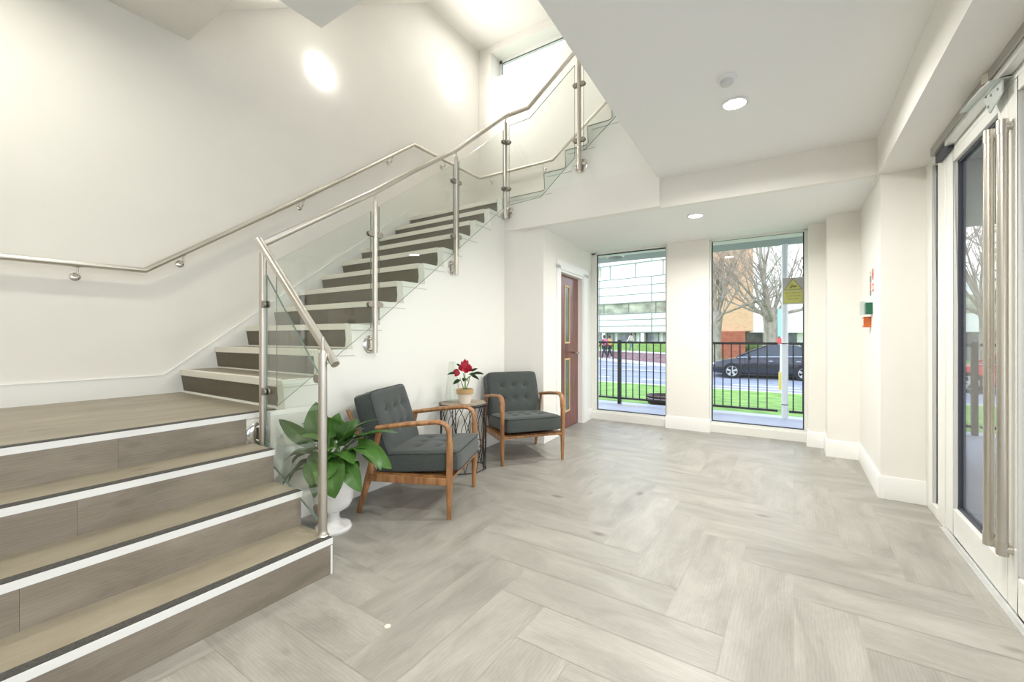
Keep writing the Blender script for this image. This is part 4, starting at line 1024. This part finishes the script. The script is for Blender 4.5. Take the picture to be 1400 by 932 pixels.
# brick tower
bt = empty('brick_tower', (-6.9, 33.5, 0), .10); tag(bt, 'tall orange brick tower on a red brick base behind the bare trees', 'building')
q = MB()
def ubox(q, x0, y0, z0, x1, y1, z1):
    for pts in (((x0, y0), (x1, y0)), ((x1, y0), (x1, y1)), ((x1, y1), (x0, y1)), ((x0, y1), (x0, y0))):
        (a, b), (c, d) = pts; l_ = math.dist(pts[0], pts[1]); q.mesh([(a, b, z0), (c, d, z0), (c, d, z1), (a, b, z1)], [(0, 1, 2, 3)], [(0, z0), (l_, z0), (l_, z1), (0, z1)])
    q.mesh([(x0, y0, z1), (x1, y0, z1), (x1, y1, z1), (x0, y1, z1)], [(0, 1, 2, 3)])
ubox(q, 0, 0, 1.6, 4.6, 8, 16); q.build('tower_wall', 'brick_orange', bt, merge=False)
q = MB(); ubox(q, -.5, -.25, -.5, 4.1, 8, 1.6); q.build('base_wall', 'brick_red', bt, merge=False)
# white building to the right
b2_ = empty('white_building', (-1.0, 36, 0)); tag(b2_, 'low white building with dark ground floor right of the brick tower', 'building')
q = MB(); q.box(-.9, 0, 1.5, 26, 10, 4.9); q.box(-.9, .6, -.4, 26, 10, 1.5); q.build('upper_wall', 'clad_white', b2_, merge=False)
for k in range(9): q = MB(); q.box(-.8+3*k, .5, -.3, 1.2+3*k, .61, 1.45); q.build('window', 'far_window_dark', b2_, merge=False)
for k in range(7):
    q = MB(); q.box(2+3.4*k, -.02, 2.6, 4.4+3.4*k, .05, 3.7); q.build('window', 'far_window', b2_, merge=False)
def bush(name, x, y, z, s, lab):
    q = MB(); r_ = random.Random(int(x*10)); 
    for k in range(260):
        a = r_.random()*6.3; b = math.acos(r_.random()*.98); rr = s*(.75+.3*r_.random()); c = Vector((rr*sin(b)*cos(a), rr*sin(b)*sin(a), rr*.8*cos(b)))
        t = Vector((r_.uniform(-1, 1), r_.uniform(-1, 1), r_.uniform(-.2, 1))).normalized()*.16*s*2; leafgeo(q, c, c+t, .16*s, .1, nseg=3)
    q.lathe([(s*.6, 0), (s*.8, s*.3), (s*.5, s*.7), (0, s*.75)], n=12)
    o = q.build(name, 'bush', merge=False); o.location = (x, y, z); tag(o, lab, 'bush')
bush('shrub', .35, 28.0, -.4, 1.35, 'round dark green bush behind the parked car at the right')

# ------------------------------------------------------------------ trees
def tree(x, y, lab, seed, h0=2.6, r0=.30, spread=1.0):
    rt = empty('bare_tree', (x, y, ZG)); tag(rt, lab, 'tree', 'pollarded bare trees across the road'); rn = random.Random(seed)
    q = MB(); q.csm = True
    q.tube([(0, 0, -.2), (.02, 0, .5), (0, .02, 1.6), (.03, 0, h0), (.03, 0, h0+.5), (0, 0, h0+.95)], [r0*1.25, r0*1.03, r0*.95, r0*1.12, r0*1.35, r0*.7], 14)
    q.build('trunk', 'bark', rt)
    qb = MB(); qt = MB()
    def br(p, d, ln, r, lev):
        pts = [p]; rs = [r]; n = 4 if lev < 2 else 3; cur = Vector(p); dd_ = Vector(d)
        for i in range(n):
            dd_ = (dd_+Vector((rn.uniform(-1, 1), rn.uniform(-1, 1), rn.uniform(-.3, .75)))*.17).normalized(); cur = cur+dd_*ln/n; pts.append(cur.copy()); rs.append(r*(1-.62*(i+1)/n))
        (qb if lev < 2 else qt).tube(pts, rs, 7 if lev == 0 else 5 if lev == 1 else 3, caps=False)
        if lev < 4:
            kn = (5, 4, 3, 2)[lev]
            for k in range(kn):
                t = .28+.72*(k+rn.random())/kn; i = min(n-1, int(t*n)); f = t*n-i; pp_ = pts[i].lerp(pts[i+1], f)
                ax = Vector((rn.uniform(-1, 1), rn.uniform(-1, 1), rn.uniform(-.2, .8))).normalized(); d2_ = (dd_*.75+ax*.75).normalized()
                br(pp_, d2_, ln*rn.uniform(.45, .68), max(.006, r*.45*(1.1-t*.4)), lev+1)
    for k in range(15):
        a = 2*pi*k/15+rn.uniform(-.2, .2); el = rn.uniform(.75, 1.45) if k % 4 else rn.uniform(.1, .5)
        d = Vector((cos(a)*cos(el), sin(a)*cos(el), sin(el))); z = h0+rn.uniform(.0, .8)
        br(Vector((cos(a)*r0*.7, sin(a)*r0*.7, z)), d, rn.uniform(2.8, 4.6)*spread, r0*rn.uniform(.22, .36), 0)
    qb.build('branches', 'bark', rt, merge=False); qt.build('twigs', 'twig', rt, merge=False)
def at(u, D, z=0): p = F3*D+R3*(D*(u-700)/584); return p.x, p.y
tx, ty = at(1054, 24); tree(tx, ty, 'bare pollarded tree with thick trunk behind the dark car', 7, 2.55, .33)
tx, ty = at(979, 26); tree(tx, ty, 'bare pollarded tree at the left edge of the right window', 21, 2.65, .27)
tx, ty = at(1350, 19); tree(tx, ty, 'bare tree seen through the glass entrance door', 33, 2.6, .26)

# ------------------------------------------------------------------ cars
def make_car(name, loc, rz, paint, lab):
    """local: length along x, nose at -x, width along y, wheels on z=0"""
    rt = empty(name, loc, rz); tag(rt, lab, 'car')
    # stations: x, z_low, z_belt, half width at sill, half width at belt
    S = [(-2.28, .34, .52, .42, .50), (-2.22, .24, .62, .66, .70), (-2.0, .20, .74, .82, .82), (-1.6, .19, .83, .88, .87), (-1.1, .19, .92, .89, .88), (-.6, .19, .97, .89, .88), (0, .19, .985, .89, .885), (.6, .19, 1.0, .89, .885), (1.2, .19, 1.02, .89, .88), (1.7, .20, 1.04, .88, .86), (2.05, .23, 1.05, .84, .80), (2.25, .30, 1.0, .72, .70), (2.32, .42, .85, .55, .52)]
    def ring(s):
        x, zl, zb, wl, wb = s; zm = zl+(zb-zl)*.45
        half = [(0, zl), (wl*.85, zl), (wl, zl+.07), (wl+.02, zm), (wb, zb-.08), (wb*.93, zb-.01), (wb*.5, zb+.025), (0, zb+.035)]
        return [(x, y, z) for y, z in half]+[(x, -y, z) for y, z in half[-2:0:-1]]
    vs = []; n = 14
    for s in S: vs += ring(s)
    fs = []
    for i in range(len(S)-1):
        for k in range(n): k2 = (k+1) % n; fs.append((i*n+k, i*n+k2, (i+1)*n+k2, (i+1)*n+k))
    fs += [tuple(range(n-1, -1, -1)), tuple(range((len(S)-1)*n, len(S)*n))]
    q = MB(); q.csm = True; q.mesh(vs, fs); b = q.build('body', paint, rt)
    for wx in (-1.36, 1.34):
        for s in (-1, 1):
            m_ = MB(); m_.lathe([(.355, 0), (.355, .01)], M=Matrix.Translation((wx, s*.895-.005, .32)) @ Matrix.Rotation(pi/2, 4, 'X'), n=28); m_.build('wheel_arch', 'tyre', b)
    # cabin (glass) and roof
    C_ = [(-1.18, .93, .92, .80, .80), (-.55, .96, 1.25, .82, .68), (-.05, .97, 1.45, .83, .60), (.5, .98, 1.50, .83, .58), (1.05, .99, 1.47, .82, .58), (1.55, 1.0, 1.33, .80, .60), (2.02, 1.02, 1.05, .74, .68)]
    vs = []; 
    for x, zb, zt, wb, wt in C_: vs += [(x, -wb, zb), (x, -wt, zt), (x, wt, zt), (x, wb, zb)]
    fs = []
    for i in range(len(C_)-1):
        for k in range(3): fs.append((i*4+k, i*4+k+1, (i+1)*4+k+1, (i+1)*4+k))
    q = MB(); q.mesh(vs, fs); q.build('windows', 'car_glass', rt, merge=False)
    q = MB(); q.csm = True; vs = []
    for x, zb, zt, wb, wt in C_[1:]: vs += [(x, -wt-.015, zt-.035), (x, -wt+.05, zt+.012), (x, 0, zt+.03), (x, wt-.05, zt+.012), (x, wt+.015, zt-.035)]
    fs = []
    for i in range(len(C_)-2):
        for k in range(4): fs.append((i*5+k, i*5+k+1, (i+1)*5+k+1, (i+1)*5+k))
    q.mesh(vs, fs); q.build('roof', paint, rt)
    for s in (-1, 1):
        q = MB()
        q.tube([(-1.2, s*.83, .93), (-.55, s*.69, 1.255), (-.05, s*.61, 1.45)], .035, 6, flat=(1, .7))
        for (a, c_) in (((.62, s*.835, .99), (.55, s*.585, 1.49)), ((1.35, s*.82, 1.0), (1.25, s*.59, 1.42))): q.tube([a, c_], .035, 6)
        q.tube([(1.25, s*.59, 1.43), (1.6, s*.61, 1.31), (2.05, s*.70, 1.05)], .05, 6); q.build('pillar', paint, rt)
        q = MB(); q.tube([(-1.15, s*.862, .935), (-.5, s*.885, .965), (.6, s*.89, .995), (1.6, s*.87, 1.02)], .012, 6); q.build('window_trim', 'chrome', rt)
        q = MB()
        for x in (-.85, .30, 1.28): q.tube([(x, s*.905, .28), (x-.01, s*.912, .6), (x, s*.893, .93)], .006, 4)
        q.build('door_seam', 'tyre', rt)
        q = MB()
        for x in (.05, 1.05): q.tube([(x, s*.90, .80), (x+.16, s*.90, .805)], .014, 6)
        q.build('door_handle', 'chrome', rt)
        q = MB(); q.lathe([(0, -.09), (.06, -.07), (.07, 0), (.05, .07), (0, .08)], (-.68, s*.99, 1.03), 12); q.tube([(-.68, s*.86, .99), (-.68, s*.97, 1.01)], .02, 6); q.build('mirror', paint, rt)
        q = MB(); q.lathe([(0, -.05), (.10, -.03), (.12, 0), (.10, .04), (0, .05)], (-2.08, s*.70, .62), 14); q.build('headlight', 'headlight', rt)
        q = MB(); q.box(2.1, min(s*.5, s*.78), .78, 2.27, max(s*.5, s*.78), .92); q.build('tail_light', 'car_red', rt, .02)
        for wx in (-1.36, 1.34):
            Mx = Matrix.Translation((wx, s*.80, .32)) @ Matrix.Rotation(-s*pi/2, 4, 'X')
            q = MB(); q.lathe([(.20, .115), (.24, .12), (.30, .115), (.32, .09), (.32, -.09), (.2, -.1)], M=Mx, n=32); wh = q.build('wheel', 'tyre', rt)
            q = MB(); q.lathe([(.225, .10), (.225, .122), (.208, .118), (.205, .05), (.0, .04)], M=Mx, n=32)
            q.lathe([(.05, .05), (.05, .12), (.03, .128), (0, .13)], M=Mx, n=16)
            for k in range(5):
                a = 2*pi*k/5+.3; c_, s2 = cos(a), sin(a); q.mesh([tuple(Mx @ Vector(p)) for p in ((.03*c_-.03*s2, .03*s2+.03*c_, .12), (.03*c_+.03*s2, .03*s2-.03*c_, .12), (.215*c_+.055*s2, .215*s2-.055*c_, .118), (.215*c_-.055*s2, .215*s2+.055*c_, .118), (.03*c_-.03*s2, .03*s2+.03*c_, .06), (.03*c_+.03*s2, .03*s2-.03*c_, .06), (.215*c_+.055*s2, .215*s2-.055*c_, .06), (.215*c_-.055*s2, .215*s2+.055*c_, .06))], [(0, 1, 2, 3), (4, 7, 6, 5), (0, 4, 5, 1), (1, 5, 6, 2), (2, 6, 7, 3), (3, 7, 4, 0)])
            q.build('alloy_rim', 'alloy', wh)
    return rt
make_car('parked_car', (-1.0, 22.4, ZG+.01), .05, 'car_paint', 'dark navy saloon car parked across the road outside the right window')
cx_, cy_ = at(1345, 13); make_car('parked_car', (cx_+1.6, cy_+2.2, ZG+.01), -.2, 'car_red', 'red car seen through the glass entrance door behind the railing')

# sign pole on the verge
px_, py_ = at(1067, 13.2)
o = empty('sign_pole', (px_, py_, -.42)); tag(o, 'thin white pole with red plate and yellow sleeve on the verge', 'sign pole')
q = MB(); q.tube([(0, 0, -.05), (.02, 0, 1.55)], .026, 10); q.build('pole', 'white_post', o)
q = MB(); q.tube([(0, 0, 0), (.005, 0, .55)], .055, 10); q.build('sleeve', 'pole_yellow', o)
q = MB(); q.box(-.09, -.04, 1.42, .09, -.02, 1.60); q.build('red_plate', 'pole_red', o, .01)
q = MB(); q.box(-.07, -.035, 1.64, .07, -.02, 2.5); q.build('blue_plate', 'pole_blue', o, .01); 
q = MB(); q.tube([(.02, 0, 1.5), (.02, .0, 2.5)], .02, 8); q.build('pole', 'white_post', o)

# ------------------------------------------------------------------ people
def skin_obj(name, joints, edges, m, parent, sub=1):
    me = bpy.data.meshes.new(name); me.from_pydata([j[0] for j in joints], edges, []); o = bpy.data.objects.new(name, me); col.objects.link(o); o.parent = parent
    me.materials.append(MATS[m]); md = o.modifiers.new('skin', 'SKIN'); md.use_smooth_shade = True
    for i, j in enumerate(joints):
        v = me.skin_vertices[0].data[i]; r_ = j[1]; v.radius = r_ if isinstance(r_, tuple) else (r_, r_); v.use_root = (i == 0)
    s = o.modifiers.new('sub', 'SUBSURF'); s.levels = sub; s.render_levels = sub; return o
def person(loc, rz, H_, lab, top, bottom, stride=.22, arm=.25, bag=None, shoes='cloth_white', hair='hair', lean=.03, socks=None):
    """walking figure, local -x is the direction of travel"""
    rt = empty('person', loc, rz); tag(rt, lab, 'person'); k = H_/1.75; rt.scale = (k, k, k)
    hip = .92
    J = {'pel': ((0, 0, hip), (.12, .15)), 'wai': ((-lean*.5, 0, 1.10), (.095, .12)), 'che': ((-lean, 0, 1.32), (.11, .155)), 'nb': ((-lean, 0, 1.46), .055), 'nk': ((-lean-.01, 0, 1.52), .05), 'hd': ((-lean-.02, 0, 1.62), (.085, .07)), 'ht': ((-lean-.01, 0, 1.71), (.07, .06))}
    for s, nm in ((1, 'l'), (-1, 'r')):
        f = s*stride
        J['h'+nm] = ((0, s*.09, .88), .085); J['k'+nm] = ((-f*.55-.03, s*.09, .48), .058); J['a'+nm] = ((-f+(.05 if f < 0 else 0), s*.09, .08+(.05 if f < 0 else 0)), .036); J['t'+nm] = ((-f-.14+(.05 if f < 0 else 0), s*.10, .035+(.01 if f < 0 else 0)), .03)
        g = -s*arm
        J['s'+nm] = ((-lean, s*.17, 1.42), .055); J['e'+nm] = ((-lean-g*.45, s*.23, 1.14), .04); J['w'+nm] = ((-lean-g-.06, s*.22, .93), .028); J['f'+nm] = ((-lean-g-.10, s*.21, .84), .022)
    ks = list(J); ix = {n_: i for i, n_ in enumerate(ks)}
    E = [('pel', 'wai'), ('wai', 'che'), ('che', 'nb'), ('nb', 'nk'), ('nk', 'hd'), ('hd', 'ht')]
    for nm in 'lr': E += [('pel', 'h'+nm), ('h'+nm, 'k'+nm), ('k'+nm, 'a'+nm), ('a'+nm, 't'+nm), ('che', 's'+nm), ('s'+nm, 'e'+nm), ('e'+nm, 'w'+nm), ('w'+nm, 'f'+nm)]
    body = skin_obj('body', [J[n_] for n_ in ks], [(ix[a], ix[b]) for a, b in E], 'skin', rt)
    def sub(names, edges, m, nm, g, over={}):
        jj = []
        for n_ in names:
            p, r_ = J[n_]; r_ = r_ if isinstance(r_, tuple) else (r_, r_); jj.append((over.get(n_, p), (r_[0]+g, r_[1]+g)))
        return skin_obj(nm, jj, [(names.index(a), names.index(b)) for a, b in edges], m, rt)
    sub(['che', 'wai', 'pel', 'sl', 'sr', 'el', 'er', 'wl', 'wr'], [('che', 'wai'), ('wai', 'pel'), ('che', 'sl'), ('che', 'sr'), ('sl', 'el'), ('sr', 'er'), ('el', 'wl'), ('er', 'wr')], top, 'jacket', .022)
    sub(['pel', 'hl', 'hr', 'kl', 'kr', 'al', 'ar'], [('pel', 'hl'), ('pel', 'hr'), ('hl', 'kl'), ('hr', 'kr'), ('kl', 'al'), ('kr', 'ar')], bottom, 'trousers', .014)
    for nm in 'lr': skin_obj('shoe', [(J['a'+nm][0], .048), (J['t'+nm][0], .042)], [(0, 1)], shoes, rt)
    q = MB(); q.lathe([(.0, .13), (.06, .115), (.09, .06), (.095, -.02), (.07, -.09)], (-lean+.012, 0, 1.63), 14); q.build('hair', hair, rt)
    if bag:
        q = MB(); q.lathe([(0, -.2), (.10, -.19), (.13, -.05), (.12, .10), (.07, .19), (0, .2)], (.14, 0, 1.25), 12); q.build('backpack', bag, rt)
    return rt
def place(u, D, zf): p = F3*D+R3*(D*(u-700)/584); return (p.x, p.y, zf)
fd = math.atan2(-e.y, -e.x)
person(place(826.5, 30.2, -.39), fd, 1.72, 'person walking in dark clothes with a pink and maroon top across the road', 'cloth_maroon', 'cloth_dark', .26, bag='cloth_pink')
person(place(833.5, 31.0, -.36), fd, 1.68, 'person in a mustard jacket walking behind the dark clothed walker', 'cloth_mustard', 'cloth_dark', .22)
person(place(863, 38, -.16), fd, 1.72, 'person in a white top walking in front of the white offices', 'cloth_white', 'cloth_grey', .24, shoes='cloth_dark')
